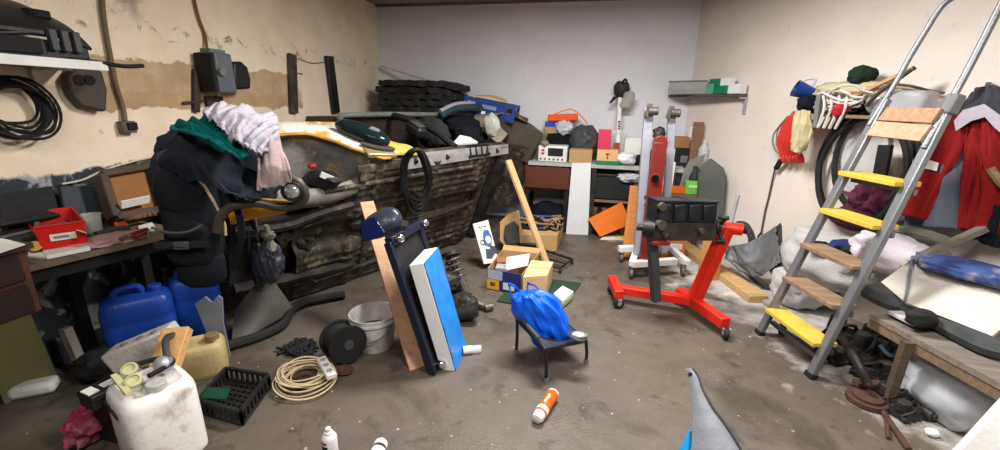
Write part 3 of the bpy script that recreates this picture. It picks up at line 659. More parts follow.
scribble(jer, mj @ Matrix.Translation((-.015,-.137,.305)) @ Matrix.Rotation(PI/2-.1,4,'X') , .18,.034,6, M('ink',(40,40,48),.8), r=.003)
jt = ROOT[jer.name]+V((0.02,0,.372))
t = thing('goggles','pale yellow goggles lying on top of the white canister','goggles',jt+V((-.08,-.06,0)))
for k,(dx,dy) in enumerate(((-.115,.0),(-.02,-.055))):
    m = MB(eul(jt+V((dx,dy,.03)),.5,.25,.35)); m.lathe([(.024,0),(.030,.004),(.032,.012),(.029,.02),(.022,.022),(.020,.012)],20); m.build('eyepiece', M('pale_yellow',(190,188,142),.45,dirt=.4), t)
m = MB(); m.tube(path([jt+V((-.15,.02,.03)),jt+V((-.08,.10,.03)),jt+V((.02,.08,.045)),jt+V((.03,-.03,.05))]),.012,6); m.build('strap', blackm, t)
m = MB(); m.bar(jt+V((-.15,-.04,.028)),jt+V((.03,-.115,.028)),.022,.014); m.build('bridge', M('pale_yellow2',(210,206,150),.45), t)
t = thing('spray_gun_cup','grey metal cup with a clear lid on top of the white canister','cup',jt+V((.0,.04,.0)))
m = MB(eul(jt+V((.0,.07,.035)),.9,.2,.2)); m.lathe([(.02,-.02),(.032,.0),(.032,.045),(.015,.055)],18); m.build('cup_body', lgrey, t)
m = MB(); m.tube(path([jt+V((-.02,.09,.05)),jt+V((-.10,.16,.09)),jt+V((-.16,.24,.06))]),[.014]*17,8); m.build('spout', dgrey, t)
pf = F(110,400)
t = thing('dust_brush','black and white hand brush lying behind the white canister','brush',V((pf.x,pf.y,.30)))
a, b = P(140,370,z=.33), P(84,398,z=.33)
m = MB(); m.bar(a,lerp(a,b,.72),.05,.035); m.build('handle', M('brush_white',(196,196,196),.5), t, bevel=.008)
m = MB(); m.bar(lerp(a,b,.6),b,.11,.03); m.bar(lerp(a,b,.55)-V((0,0,.03)),b-V((0,0,.03)),.10,.05); m.build('bristle_block', black, t, bevel=.006)
m = MB(); m.bar(lerp(a,b,.80)+V((0,0,.017)),lerp(a,b,.98)+V((0,0,.017)),.06,.006); m.build('sticker', paper, t)
# support for the brush: dark upturned crate behind the canister
m = MB(); c = lerp(a,b,.5); m.box((c.x-.10,c.y+.06,.135),(.22,.16,.27),.92,.92); tag(m.build('dark_tub', black, bevel=.02),'dark tub under the hand brush behind the white canister','tub')
m = MB(); c = P(95,422,z=.08); m.blob((c.x,c.y-.02,.09),(.07,.09,.09),6,.35,2.2,4,flat=-.09,ridge=.1); tag(m.build('crimson_rag', M('crimson_rag',(150,44,74),.95,dirt=.6,dcol=(206,150,166),scale=9,bump=.5,bscale=100)),'crumpled crimson rag on the floor beside the white canister','rag')
# polystyrene block and board leaning on the ochre canister
yc = F(190,380)
canister('ochre stained canister on the floor behind the white one', V((yc.x,yc.y+.08,0)), .27,.20,.20,.75, M('ochre_plastic',(176,158,108),.5,dirt=.6,dcol=(126,106,66)), M('ochre_cap',(120,104,66),.5), ribs=False, handle=False)
t = thing('foam_block','grubby white foam block lying across the ochre canister','foam block',P(140,372,z=.12))
p0, p1 = P(116,362,z=.18), P(178,336,z=.30)
m = MB(); m.bar(p0,p1,.13,.15); fb = m.build('block', M('foam',(196,190,182),.8,dirt=.6,dcol=(140,130,118),scale=9,bump=.5), t, bevel=.012)
m = MB(); 
for k in (.25,.5,.72):
    c = lerp(p0,p1,k)+V((0,-.02,.076)); 
    mm = MB(); mm.cyl(c,c+V((0,0,.006)),.016,n=12); mm.build('dent', M('dent_grey',(120,112,104),.9), fb)
m.bm.free()
m = MB(); p0, p1 = P(162,376,z=.30), P(178,329,z=.44); m.bar(p0,p1,.12,.05,(0.2,-.6,1)); tag(m.build('wood_block', wood('fresh_pine',(204,160,106),(170,122,72)), bevel=.004),'short pale plank lying on the foam block behind the white canister','plank')
m = MB(); p0, p1 = F(12,398), F(60,388); m.bar(p0+V((0,0,.035)),p1+V((0,0,.035)),.10,.07); tag(m.build('plastic_housing', whitep, bevel=.025),'long white plastic housing alone on the floor at far left','housing')
m = MB(); m.blob(V((-2.62,1.52,.08)),(.16,.11,.08),12,.25,2,4,flat=-.08); tag(m.build('dark_sack', blackm),'dark sack slumped on the floor under the left bench','sack')
# black crate with a green lid in it
t = thing('crate','shallow black lattice crate on the floor beside the ochre canister','crate',F(232,405))
q = [F(202,414),F(243,426),F(270,388),F(228,381)]; h = V((0,0,.085))
m = MB(); 
for k in range(4): 
    a, b = q[k], q[(k+1)%4]
    m.bar(a+h,b+h,.016,.016); m.bar(a+V((0,0,.012)),b+V((0,0,.012)),.014,.016)
    for j in range(9): p = lerp(a,b,j/8); m.bar(p+V((0,0,.012)),p+h,.012,.012,(1,0,0))
for j in range(1,8):
    m.bar(lerp(q[0],q[1],j/8)+V((0,0,.01)),lerp(q[3],q[2],j/8)+V((0,0,.01)),.012,.01); m.bar(lerp(q[0],q[3],j/8)+V((0,0,.012)),lerp(q[1],q[2],j/8)+V((0,0,.012)),.012,.01)
m.build('lattice', black, t)
m = MB(); m.poly([P(200,398,z=.095),P(226,399,z=.095),P(230,388,z=.095),P(208,387,z=.095)],.012); tag(m.build('green_dish', M('deep_green',(10,62,46),.5)),'dark green shallow dish lying on the black lattice crate','lid')
# silver bracket below the backpack
t = thing('steel_bracket','silver pressed-steel bracket with square holes standing under the backpack','bracket',F(224,352))
pl = (F(226,356)+V((0,0,.0)), V((.35,-.9,.05)).normalized())
pts = [P(u,v,plane=pl) for u,v in ((196,303),(206,296),(213,302),(219,295),(223,298),(224,322),(231,356),(222,350),(216,344),(207,330))]
m = MB(); m.poly(pts,.012); sb = m.build('plate', M('bright_steel',(158,166,180),.4,metal=.5,dirt=.4), t)
for u,v,s in ((216,335,.028),(212,320,.018)):
    m = MB(frame(P(u,v,plane=pl)+pl[1]*.006,V((.9,.35,.15)),pl[1])); m.box((0,0,0),(s*1.3,s*1.5,.006)); m.build('square_hole', blackm, sb)
# ------------------------------------------------------------------ things heaped on the car shell
def drape(name, mt, label, cat, rows, th=.006, fold=.02, seed=0, freq=5, nu=64, nv=56, sub=0, tw=.6):
    """cloth through rows of measured points, with folds"""
    R = [path(r, 6) for r in rows]; n = len(R[0])
    def fn(i, j):
        k = j*(len(R)-1); a = min(int(k), len(R)-2); f = k-a; x = i*(n-1); b = min(int(x), n-2); g = x-b
        p = lerp(lerp(R[a][b],R[a][b+1],g),lerp(R[a+1][b],R[a+1][b+1],g),f)
        ii, jj = i+tw*j*.5, j+.15*noise.noise(V((i*3,j*3,seed)))
        w = (.5-1.7*abs(noise.noise(V((ii*freq+seed,jj*freq*.32,seed*1.3)))))*fold+(.4-1.5*abs(noise.noise(V((ii*freq*2.1+seed,jj*freq*.8,seed)))))*fold*.45
        return p+V((.55,-.6,.55))*w
    o = MB().grid(fn, nu, nv, th).build(name, mt, sub=sub, angle=180); return tag(o, label, cat)
def Y(u, v, y): return P(u, v, y=y)
# heap of dark jackets over the front of the car
m = MB(); c = Y(215,170,1.82); m.blob(c,(.36,.20,.26),21,.14,1.2,5,ridge=.09)
tag(m.build('jacket_heap', navycloth, angle=180),'dark navy jacket heaped over the front of the car shell','jacket')
drape('black_jacket', M('jacket_charcoal',(34,38,47),.95,dirt=.4,dcol=(54,58,68),bump=.5,bscale=160,spec=.1), 'black jacket with a pale seam hanging over the front of the car behind the backpack', 'jacket',
      [[Y(160,150,1.52),Y(185,132,1.55),Y(225,150,1.58),Y(262,175,1.62)],[Y(158,165,1.48),Y(188,160,1.46),Y(225,185,1.48),Y(262,200,1.58)],[Y(186,180,1.47),Y(208,186,1.46),Y(232,196,1.48),Y(252,204,1.56)]], fold=.06, seed=4, freq=3, tw=.8)
drape('teal_shirt', teal, 'teal green shirt lying across the dark jackets', 'shirt',
      [[Y(172,125,1.6),Y(190,120,1.62),Y(205,118,1.64),Y(215,117,1.66)],[Y(172,131,1.5),Y(195,131,1.5),Y(215,132,1.52),Y(228,130,1.56)],[Y(190,135,1.44),Y(212,142,1.42),Y(232,150,1.42),Y(246,150,1.46)],[Y(205,139,1.40),Y(225,150,1.38),Y(240,159,1.37),Y(249,158,1.40)]], fold=.045, seed=9, freq=4.5, tw=-.8)
drape('white_shirt', whitecloth, 'crumpled whitish shirt bundled on top of the heap beside the teal shirt', 'shirt',
      [[Y(204,114,1.66),Y(225,106,1.70),Y(250,110,1.72),Y(276,118,1.74)],[Y(206,118,1.54),Y(228,116,1.50),Y(252,122,1.52),Y(278,126,1.62)],[Y(218,126,1.45),Y(236,132,1.42),Y(256,138,1.44),Y(278,140,1.54)],[Y(232,140,1.40),Y(246,150,1.38),Y(260,156,1.42),Y(272,152,1.50)]], fold=.06, seed=15, freq=5, nu=80, nv=70, tw=1.6)
drape('mauve_shirt', pinkcloth, 'pale mauve shirt hanging down over the front wing to the round headlamp', 'shirt',
      [[Y(256,124,1.62),Y(266,120,1.66),Y(276,122,1.70)],[Y(256,145,1.46),Y(270,142,1.48),Y(282,148,1.54)],[Y(258,170,1.44),Y(272,168,1.46),Y(290,172,1.52)],[Y(258,192,1.46),Y(273,188,1.48),Y(292,180,1.54)]], fold=.05, seed=31, freq=2.4, tw=.3)
# backpack hanging from the front of the car
bp = Y(192,292,1.50); t = thing('backpack','black backpack hanging down over the front of the car by the bench','backpack',bp)
c = Y(193,222,1.52); R0 = frame((0,0,0),CR,(.02,0,1)).to_3x3()
Mx = frame(c,(.93,.36,0),(-.06,0,1)); m = MB(Mx); m.blob((0,0,.02),(.115,.075,.25),3,.05,1.6,4,sq=.62,ridge=.02); m.build('main_bag', blackcloth, t)
m = MB(Mx); m.blob((.0,-.055,-.08),(.095,.036,.115),5,.07,2,4,sq=.6); fp = m.build('front_pocket', blackcloth, t)
m = MB(Mx); m.tube(path([(-.10,-.123,.01),(-.04,-.13,-.012),(.04,-.13,-.012),(.10,-.118,.015)]),.006,6); m.build('zip', dgrey, fp)
m = MB(Mx); m.blob((0,-.032,.15),(.105,.055,.10),8,.07,2,4,sq=.65); m.build('top_flap', blackcloth, t)
m = MB(Mx); m.box((.005,-.128,-.075),(.06,.012,.035)); m.box((.005,-.134,-.075),(.04,.01,.012)); bk = m.build('buckle', dgrey, t, bevel=.003)
m = MB(Mx); m.bar((-.11,-.115,-.075),(.11,-.115,-.075),.006,.03,(0,0,1)); m.build('strap', rubber, t)
m = MB(Mx); m.tube(path([(-.09,0,.25),(-.07,-.02,.31),(.0,-.03,.33),(.05,-.02,.30),(.06,0,.24)]),.014,8); m.build('grab_handle', dgrey, t)
m = MB(Mx); m.grid(lambda i,j: V((.12+.10*math.sin(PI*i)+.03*j, -.02-.05*math.sin(PI*i), .26-.50*i)), 16, 3, .012); m.build('shoulder_strap', blackcloth, t)
m = MB(Mx); m.tube(path([(.05,-.06,.235),(.10,-.075,.20),(.14,-.08,.12),(.165,-.07,.02),(.16,-.06,-.05)]),.006,6); m.build('pale_piping', M('piping_tan',(196,176,140),.8), t)
m = MB(Mx); m.blob((.01,-.01,-.22),(.10,.062,.10),12,.1,2,3,sq=.7); m.build('bottom_pocket', blackcloth, t)
# yellow front panel with tube bumper and headlamp
pl = (Y(240,212,1.60), (V((.45,-.88,.0))).normalized())
t = thing('front_panel','yellow front body panel under the jackets, behind the curved grey bumper tube','car part', P(240,222,plane=pl))
q = [P(u,v,plane=pl) for u,v in ((228,208),(262,198),(292,200),(286,212),(255,218),(232,224))]
m = MB(); m.poly(q,.02); m.build('panel', M('orange_yellow',(216,150,40),.5,dirt=.5,dcol=(140,90,40)), t, bevel=.004)
pl2 = (pl[0]+pl[1]*.09, pl[1])
m = MB(); m.tube(path([P(u,v,plane=pl2) for u,v in ((217,232),(221,216),(234,206),(258,203),(280,207),(297,205),(305,196),(300,184),(291,178))]),.021,10); m.build('bumper_tube', M('greasy_tube',(78,72,64),.4,metal=.5,dirt=.6,dcol=(56,50,44)), t)
c = P(292,191,plane=(pl[0]+pl[1]*.13,pl[1])); fr = frame(c,(.83,.55,0),pl[1])
t = thing('headlamp','round chrome headlamp at the front end of the car shell','headlamp',c-V((0,0,.04)))
m = MB(fr); m.lathe([(.015,-.07),(.036,-.05),(.043,-.0),(.046,.012),(.040,.016),(.036,.008)],24); m.build('bowl', black, t)
m = MB(fr); m.lathe([(.036,.004),(.030,.016),(.016,.024),(.002,.026)],24); m.build('lens', M('lens_chrome',(200,205,210),.1,metal=.7,bump=0), t)
# small things lying on the car
t = thing('wing_mirror','glossy dark green wing mirror lying on the upturned side of the car','car mirror',S(363,140,-.08))
c = S(363,133,-.14); fr = frame(c,CA*.62-CS*1.0,-CQ); m = MB(fr); m.blob((0,0,0),(.22,.085,.065),2,.03,1.5,4,sq=.85); m.build('housing', M('bottle_green_gloss',(20,34,36),.12,dirt=.2,bump=0), t)
m = MB(fr); m.prism([(.05,-.035),(.13,-.03),(.12,.02),(.05,.03)],.01,Matrix.Translation((0,0,.058))); m.build('painted_glint', M('glint_pale',(160,170,176),.2,metal=.5), t)  # pale plate paints a glint onto the glossy mirror housing
m = MB(); a, b = S(371,150,-.05), S(388,161,-.05); c = lerp(a,b,.5); m.M = frame(c,CA*.9-CS*.2,-CQ); m.box((0,0,.02),(.24,.11,.04)); tag(m.build('brass_hinge', M('gold_tarnish',(176,156,118),.35,metal=.5,dirt=.6,dcol=(110,96,70)), bevel=.01),'tarnished golden metal block lying on the yellow wing','metal block')
# contents in the door openings
def lump(name, label, cat, c, rad, mt, seed, amp=.2, freq=1.8, ridge=.1, R=None, sq=1.0, sub=4, flat=None):
    m = MB(); m.blob(c, rad, seed, amp, freq, sub, ridge=ridge, R=R, sq=sq, flat=flat); return tag(m.build(name, mt, angle=180), label, cat)
RC = frame((0,0,0),CA,-CQ).to_3x3()
lump('rear_bench','dark car seat back standing in the rear door opening','car seat',S(432,132,.10),(.13,.22,.16),M('seat_dark',(38,38,42),.9,dirt=.4,bump=.4),6,R=RC)
lump('dark_sports_bag','blackish bag stuffed beside the seat in the rear door opening','bag',S(468,130,.08),(.26,.26,.13),blackcloth,13,R=RC)
t = thing('head_restraint','small black head restraint sticking up by the door pillar','car seat part',S(416,132,.02))
m = MB(frame(S(416,130,-.02),CA,-CQ)); m.box((0,0,0),(.12,.20,.11)); m.build('cushion', black, t, bevel=.03)
m = MB(frame(S(416,130,-.02),CA,-CQ)); m.box((0,0,.062),(.09,.14,.012)); m.build('pad', dgrey, t, bevel=.005)
m = MB(); m.poly([S(452,144,-.03),S(478,142,-.03),S(470,137,-.03),S(460,135,-.03)],.02); tag(m.build('white_bracket', white),'white bent bracket lying in the rear door opening','bracket')
t = thing('rear_door_glass_frame','dark curved window frame with a pale top edge lying above the rear door opening','window frame',S(470,118,-.02))
m = MB(); m.tube(path([S(440,116,-.05),S(455,109,-.12),S(478,108,-.12),S(492,112,-.08),S(500,120,-.05)]),.04,8); m.build('frame', M('dark_blue_green',(40,58,66),.3,dirt=.4), t)
m = MB(); m.tube(path([S(440,111,-.10),S(456,104,-.17),S(474,103,-.17)]),.022,6); m.build('pale_edge', lgrey, t)
# blue crate on a stack of black mats behind the car, at the back wall
bx, by = -1.05, 5.2
n_mat = 7; a, b = P(374,112,y=4.95), P(462,110,y=5.0)
stack_base = P(415,114,y=5.0).z
t = thing('storage_rack','low dark steel rack behind the car carrying the black mats','rack',V((-1.75,5.25,0)))
x0, x1 = P(372,112,y=5.2).x, P(488,112,y=5.2).x
m = MB(); m.box(((x0+x1)/2,5.28,1.30),(x1-x0,.62,.04)); m.build('rack_top', oily, t)
for x in (x0+.05,x0+.45):
    for y in (5.30,5.54):
        m = MB(); m.box((x,y,.64),(.05,.05,1.28)); m.build('leg', oily, t)
zz = 1.322; k = 0; ztop = P(415,80,y=5.0).z
xa, xb = P(376,100,y=5.05).x, P(462,100,y=5.05).x
N = 6; hh = (ztop-zz)/N
for k in range(N):
    rr = random.Random(k); w = (xb-xa)*(1-.02*k)+rr.uniform(-.09,.05); cx = (xa+xb)/2+rr.uniform(-.05,.05)
    m = MB()
    def fn(i, j, cx=cx, w=w, k=k): return V((cx-w/2+w*i+.02*noise.noise(V((j*4,k,1))), 5.0+.5*j+.02*noise.noise(V((i*5,k,2))), zz+hh*(k+.93)+.022*noise.noise(V((i*14,j*9,k*3.1)))-(.05*max(0,i-.8)*5 if k>3 else 0)))
    m.grid(fn, 40, 12, hh*.84)
    tag(m.build('ribbed_mat', M('mat_black',(26,26,27),.75,dirt=.6,dcol=(52,50,47),scale=14,bump=.6,bscale=30)),
        ['lowest black slab in the stack of black car mats by the back wall','second black slab from the bottom in the stack of car mats','third black slab from the bottom in the stack of car mats','fourth black slab from the bottom, third from the top of the car mats','black slab just beneath the topmost of the stacked car mats','topmost black slab of the car mat stack under the pale lath'][k],'car mat','black mats stacked behind the car')
t = thing('plastic_crate','blue plastic crate holding brown cardboard, on the rack behind the car','crate',P(486,108,y=5.1))
ca, cb = P(462,97,y=5.05), P(511,110,y=5.05); zt = .0
e = (cb-ca); e.z = e.z*.9; L = e.length; MX = frame(V((ca.x,5.02,1.335)),V((e.x,0.02,-.16*abs(e.x))),(0,0,1)); MX.translation = V((ca.x+.02,5.02,1.335+.07))
D, H = .34, .21
m = MB(MX); m.box((L/2,D/2,.012),(L,D,.02))
for (x,y,sx,sy) in ((L/2,.01,L,.02),(L/2,D-.01,L,.02),(.01,D/2,.02,D),(L-.01,D/2,.02,D)):
    m.box((x,y,.055),(sx,sy,.09)); m.box((x,y,H-.02),(sx+.012,sy+.012,.04))
m.box((L*.22,.01,H/2),(.07,.02,H)); m.box((L*.78,.01,H/2),(.07,.02,H)); m.box((L*.5,.008,.13),(L*.45,.016,.08))
for x in (.01,L-.01):
    for y in (.01,D-.01): m.box((x,y,H/2),(.035,.035,H))
m.build('crate_body', bluec, t)
m = MB(MX); m.box((L*.5,-.004,.13),(L*.28,.008,.045)); m.build('printed_label', M('label_blue_grey',(120,134,176),.6), t)
m = MB(MX); m.box((L*.40,-.008,.055),(.05,.006,.045)); m.build('paper_tag', paper, t)
m = MB(MX); m.grid(lambda i,j: V((L*.12+L*.62*i, .08+.22*j, .20+.05*math.sin(2.2*i+.4)+.02*j)), 8, 4, .012); tag(m.build('cardboard_sheet', cardl),'brown cardboard sheet sticking out of the blue crate','cardboard')
m = MB(); m.bar(P(381,66,y=5.55),P(432,82,y=5.3),.035,.02); tag(m.build('pale_lath', M('pale_lath_wd',(200,192,184),.7)),'pale lath leaning in the left back corner over the black mats','lath')
m = MB()
for k in range(3): m.tube(path([P(505,117-3*k,y=5.2),P(512,112-2*k,y=5.15),P(520,116,y=5.1),P(528,119+k,y=5.12)]),.012,6)
tag(m.build('hose_scraps', M('brown_hose',(84,66,52),.8,dirt=.5)),'brown hose scraps lying at the right end of the rack behind the car','hose')
# black hoses hanging over the sill
m = MB(); rr = random.Random(11)
for k in range(5):
    o_ = rr.uniform(-3,3); m.tube(path([U(404+o_,165,-.10),U(411+o_,152,-.10-.02*k),U(420+o_,152,-.11-.02*k),U(428+o_,168+2*k,-.12),U(428+o_*.6,192-3*k,-.10),U(421,212-4*k,-.10),U(410+o_,210-5*k,-.10),U(404+o_,188,-.11)],6,True),.013+.004*rr.random(),6,True)
tag(m.build('hanging_hose', rubber),'bundle of black hose loops hanging over the sill against the car underside','hose')
# black carrier bag hanging in the engine bay
t = thing('bin_bag','dark grey plastic bag hanging by its knotted neck in the engine bay','bag',U(268,282,-.14))
c = U(268,262,-.15); m = MB(); m.blob(c,(.105,.08,.15),7,.1,3,4,ridge=.14,R=Matrix.Rotation(.15,3,'Y')); m.build('bag_body', M('slate_film',(46,50,58),.3,dirt=.5,dcol=(80,84,92),scale=10,bump=.5,bscale=20), t)
m = MB(); a = U(271,247,-.15); b = U(266,225,-.12); m.tube([a-V((0,0,.01)),lerp(a,b,.3),lerp(a,b,.6),b],[.045,.018,.022,.012],8); m.blob(lerp(a,b,.55),(.05,.03,.03),3,.3,3,3); m.build('knot', M('grey_cord',(120,114,104),.8,dirt=.5), t)
m = MB(); m.tube(path([U(240,292,-.05),U(247,296,-.06),U(256,286,-.06),U(252,270,-.04)]),.012,6); m.tube(path([U(248,230,-.03),U(249,255,-.04),U(250,272,-.04)]),.008,6); tag(m.build('brake_hose', rubber),'thin black hose dangling left of the grey bag in the engine bay','hose')

# ------------------------------------------------------------------ boards leaning on the car
dz = V((0,0,1))
def lean(name, label, cat, f0, f1, top, mt, depth=None, bevel=.004, parent=None):
    e = (f1-f0); e.z = 0; T = P(*top, plane=(f0, e.normalized())); return e, T
def slab(m, f0, e, T, thick):
    up = (T-f0); n = up.cross(e).normalized()
    a = [f0,f0+e,T+e,T]; b = [p+n*thick for p in a]; m.hexa([a[0],a[1],b[1],b[0],a[3],a[2],b[2],b[3]]); return n
f0, f1 = F(410,371), F(425,366)
e, T = lean('','','',f0,f1,(360,202),None)
m = MB(); slab(m,f0,e,T,.025); tag(m.build('plank', wood('light_plank',(192,152,118),(160,118,84)), bevel=.003),'long bare wooden plank leaning on the car underside left of the dark folded table','plank')
f0 = F(431,374); f1 = F(446,352); e, T = lean('','','',f0,f1,(386,243),None); e = e.normalized()*.40
t = thing('folded_table','folded black table with navy edge and chrome feet leaning on the car','folding table',f0)
m = MB(); n = slab(m,f0,e,T,-.012); m.build('table_face', blackm, t)
m = MB(); nn = n*-.012
up = (T-f0).normalized()
m.bar(f0-n*.015,T-n*.015,.045,.035,e); m.bar(f0+e*.98+n*.0,T+e*.98,.05,.05,e); m.bar(T-n*.02,T+e-n*.02,.05,.05,up); m.bar(f0+up*.05,f0+e+up*.05,.05,.05,up); m.build('navy_frame', navy, t, bevel=.004)
for k,(p,s) in enumerate(((T+e*.12,1),(T+e*.95,1),(f0+e*.12+up*.03,1))):
    q = p+(n if n.dot(V((1,-1,0)))>0 else -n)*.045
    nd = (n if n.dot(V((1,-1,0)))>0 else -n)
    m = MB(); m.cyl(q-nd*.06,q,.016,n=10); m.blob(q+nd*.016,(.028,.028,.028),k,.0,1,3); m.build('chrome_foot', chrome, t)
tabn = (n if n.dot(V((1,-1,0)))>0 else -n)
f0 = F(455,371); f1 = F(465,346); e, T = lean('','','',f0,f1,(423,263),None)
t = thing('insulation_board','white foam board covered in torn blue film leaning outermost against the folded table','board',f0)
m = MB(); n = slab(m,f0,e,T,.0001); nd = n if n.dot(V((1,-1,0)))>0 else -n
m.bm.free(); m = MB(); s1 = .085 if n.dot(nd) < 0 else -.085
slab(m,f0,e,T,s1); m.build('foam', M('foam_white',(222,222,224),.7,dirt=.15), t, bevel=.004)
m = MB(); k0 = f0+nd*.003; 
def film(i, j):
    cut = .10*max(0,.5-i)*2*(1 if j > .85 else 0)
    p = lerp(lerp(k0,k0+(T-f0),j),lerp(k0+e,k0+e+(T-f0),j),i*(1-.0)+0); return p+nd*(.006+.006*noise.noise(V((i*4,j*9,2))))
m.grid(film, 10, 36, .003); m.build('blue_film', skyblue, t)
ft = F(467,354)
t = thing('tape_roll','white-labelled clear roll lying on the floor by the blue film board','roll',ft)
m = MB(); a, b = F(463,354)+V((0,0,.026)), F(481,352)+V((0,0,.026)); m.cyl(a,lerp(a,b,.5),.026,n=18); m.build('white_end', whitep, t, bevel=.003)
m = MB(); m.cyl(lerp(a,b,.5),b,.024,n=18); m.build('clear_end', clearp, t)
t = thing('door_mirror','dark blue door mirror resting on top of the plank and folded table','car mirror',P(384,235,plane=(T,V((0,1,0)))))
c = P(383,223,plane=(f0+(T-f0)*1.0+V((-.2,.1,0)),V((.3,-.9,.1)))); fr = frame(c,V((.80,.35,.45)),V((.2,-.7,.6)))
m = MB(fr); m.blob((0,0,0),(.115,.078,.06),4,.04,1.5,4,sq=.8); m.build('shell', M('blue_grey_gloss',(48,52,66),.3,dirt=.4,dcol=(28,32,44)), t)
m = MB(fr); m.prism([(-.115,-.055),(-.05,-.075),(.02,-.07),(.0,.05),(-.09,.06)],.02,Matrix.Translation((-.015,-.02,.05))); m.build('mirror_glass', M('mirror_blue',(26,36,86),.08,metal=.4,bump=0), t, bevel=.006)
m = MB(fr); m.bar((.07,-.02,-.02),(.12,-.07,-.03),.035,.03); m.build('arm', black, t)

# ------------------------------------------------------------------ floor in front of the car
c = F(375,344); t = thing('bucket','white plastic bucket streaked with grime in front of the car','bucket',V((c.x,c.y,0)))
g = M('bucket_white',(196,194,190),.45,dirt=.8,dcol=(110,100,90),scale=7,lo=.45,hi=.7)
zt = .235; rr = .15
m = MB(Matrix.Translation((c.x,c.y,0))); m.lathe([(.118,0),(.122,.01),(rr-.01,zt-.05),(rr,zt-.045),(rr,zt-.03),(rr-.004,zt-.028),(rr,zt),(rr-.006,zt+.002),(rr-.012,zt-.03),(.112,.03),(.0,.028)],32); m.build('pail', g, t)
m = MB(Matrix.Translation((c.x,c.y,.10))); m.lathe([(.0,0),(.119,.0),(.121,.01),(.0,.012)],24); m.build('contents', M('dark_sludge',(70,60,48),.5,dirt=.5), t)
m = MB(Matrix.Translation((c.x,c.y,0))); m.tube(path([(rr-.002,0,zt-.04),(rr*.8,-rr*.72,zt-.10),(0,-rr*1.05,zt-.14),(-rr*.8,-rr*.72,zt-.10),(-rr+.002,0,zt-.04)]),.004,6); m.build('handle', steel, t)
# reel of black cable
c = F(345,362); t = thing('cable_reel','black cable reel lying on its side left of the white bucket','cable reel',V((c.x,c.y,0)))
ax = V((.75,-.5,.12)).normalized(); cc = V((c.x-.02,c.y+.03,.125)); 
for s in (-.075,.075):
    m = MB(frame(cc+ax*s,ax.orthogonal(),ax)); m.lathe([(.02,-.008),(.112,-.008),(.118,0),(.112,.008),(.02,.008)],28); m.build('flange', blackm, t)
m = MB(); 
for k in range(6): 
    fr = frame(cc+ax*(-.055+.022*k),ax.orthogonal(),ax); m.tube([fr @ V((.085*math.cos(a),.085*math.sin(a),.008*math.sin(a))) for a in [q*PI/12 for q in range(24)]],.013,6,True)
m.build('wound_cable', rubber, t)
m = MB(); m.cyl(cc-ax*.09,cc+ax*.09,.03,n=12); m.build('hub', dgrey, t)
m = MB()
r0 = F(303,350)
for k in range(7):
    rr = random.Random(k+40); m.tube(path([V((r0.x+rr.uniform(-.13,.13),r0.y+rr.uniform(-.09,.09),.012+.02*rr.random())) for _ in range(6)]),.009,6)
tag(m.build('cable_tangle', blackm),'small tangle of black cable on the floor under the front wheel arch','cable')
# coil of cream extension cord
r0 = F(305,381); t = thing('extension_lead','coiled cream extension lead with a white socket strip on the floor','extension lead',V((r0.x,r0.y,0)))
cr = M('cream_cord',(206,190,154),.6,dirt=.4,dcol=(160,140,104))
m = MB()
for k in range(13):
    rr = random.Random(k); R1 = .13+rr.uniform(-.05,.03); ox, oy = rr.uniform(-.035,.03), rr.uniform(-.03,.03); ph = rr.uniform(0,6)
    m.tube([V((r0.x+ox+R1*1.1*math.cos(a),r0.y+oy+R1*.95*math.sin(a),.010+.004*k+.010*(1+math.sin(2*a+ph)))) for a in [q*PI/16 for q in range(32)]],.0048,6,True)
m.tube(path([V((r0.x+.17,r0.y+.02,.02)),F(334,384)+V((0,0,.015)),F(326,374)+V((0,0,.02))]),.0065,6); m.build('cord', cr, t)
a, b = P(321,359,z=.085), P(332,377,z=.085); m = MB(); m.bar(a,b,.055,.036); ss = m.build('socket_strip', whitep, t, bevel=.008)
for k in range(3):
    p = lerp(a,b,.2+.3*k)+V((0,0,.0185)); mm = MB(); mm.cyl(p,p+V((0,0,.002)),.016,n=14); mm.build('outlet', M('outlet_grey',(150,146,140),.6), ss)
m = MB(Matrix.Translation((F(302,383).x,F(302,383).y,0))); m.lathe([(.05,0),(.055,.004),(.055,.02),(.045,.022),(.04,.008),(.0,.006)],24); tag(m.build('paint_tin_lid', M('brown_lid',(66,46,40),.5,dirt=.5)),'dark brown round cap lying inside the cream cord coil','cap')
m = MB(); c = F(345,365); m.blob(V((c.x+.03,c.y-.07,.018)),(.06,.045,.02),3,.3,2.4,3,flat=-.018); tag(m.build('rust_scrap', rust),'small rusty scrap on the floor in front of the cable reel','scrap')
# spray cans
def can(label, M0, body, capm, bands=(), lying=False):
    t = thing('spray_can', label, 'spray can', M0.translation); r = .032
    m = MB(M0); m.lathe([(r-.003,0),(r,.004),(r,.165),(r-.006,.178),(.016,.186),(.016,.189)],24); m.build('can_body', body, t)
    m = MB(M0); m.lathe([(r+.0008,.0),(r+.0012,.006),(r-.001,.008)],24); m.build('base_rim', white, t)
    return t
a, b = F(553,399), F(537,424); ax = (b-a); ax.z = 0; ax.normalize(); fr = frame(a+V((0,0,.034)),ax.orthogonal(),ax)
t = can('orange spray can with a white cap lying alone on the open floor', fr, M('can_orange',(232,92,24),.35,dirt=.3,dcol=(200,64,20)), whitep)
m = MB(fr); m.lathe([(.0335,.142),(.0335,.162),(.0325,.166)],24); m.build('white_band', white, t)
m = MB(fr); m.lathe([(.031,.182),(.031,.205),(.024,.222),(.012,.226)],24); m.build('cap', M('cap_white',(214,214,212),.4), t)
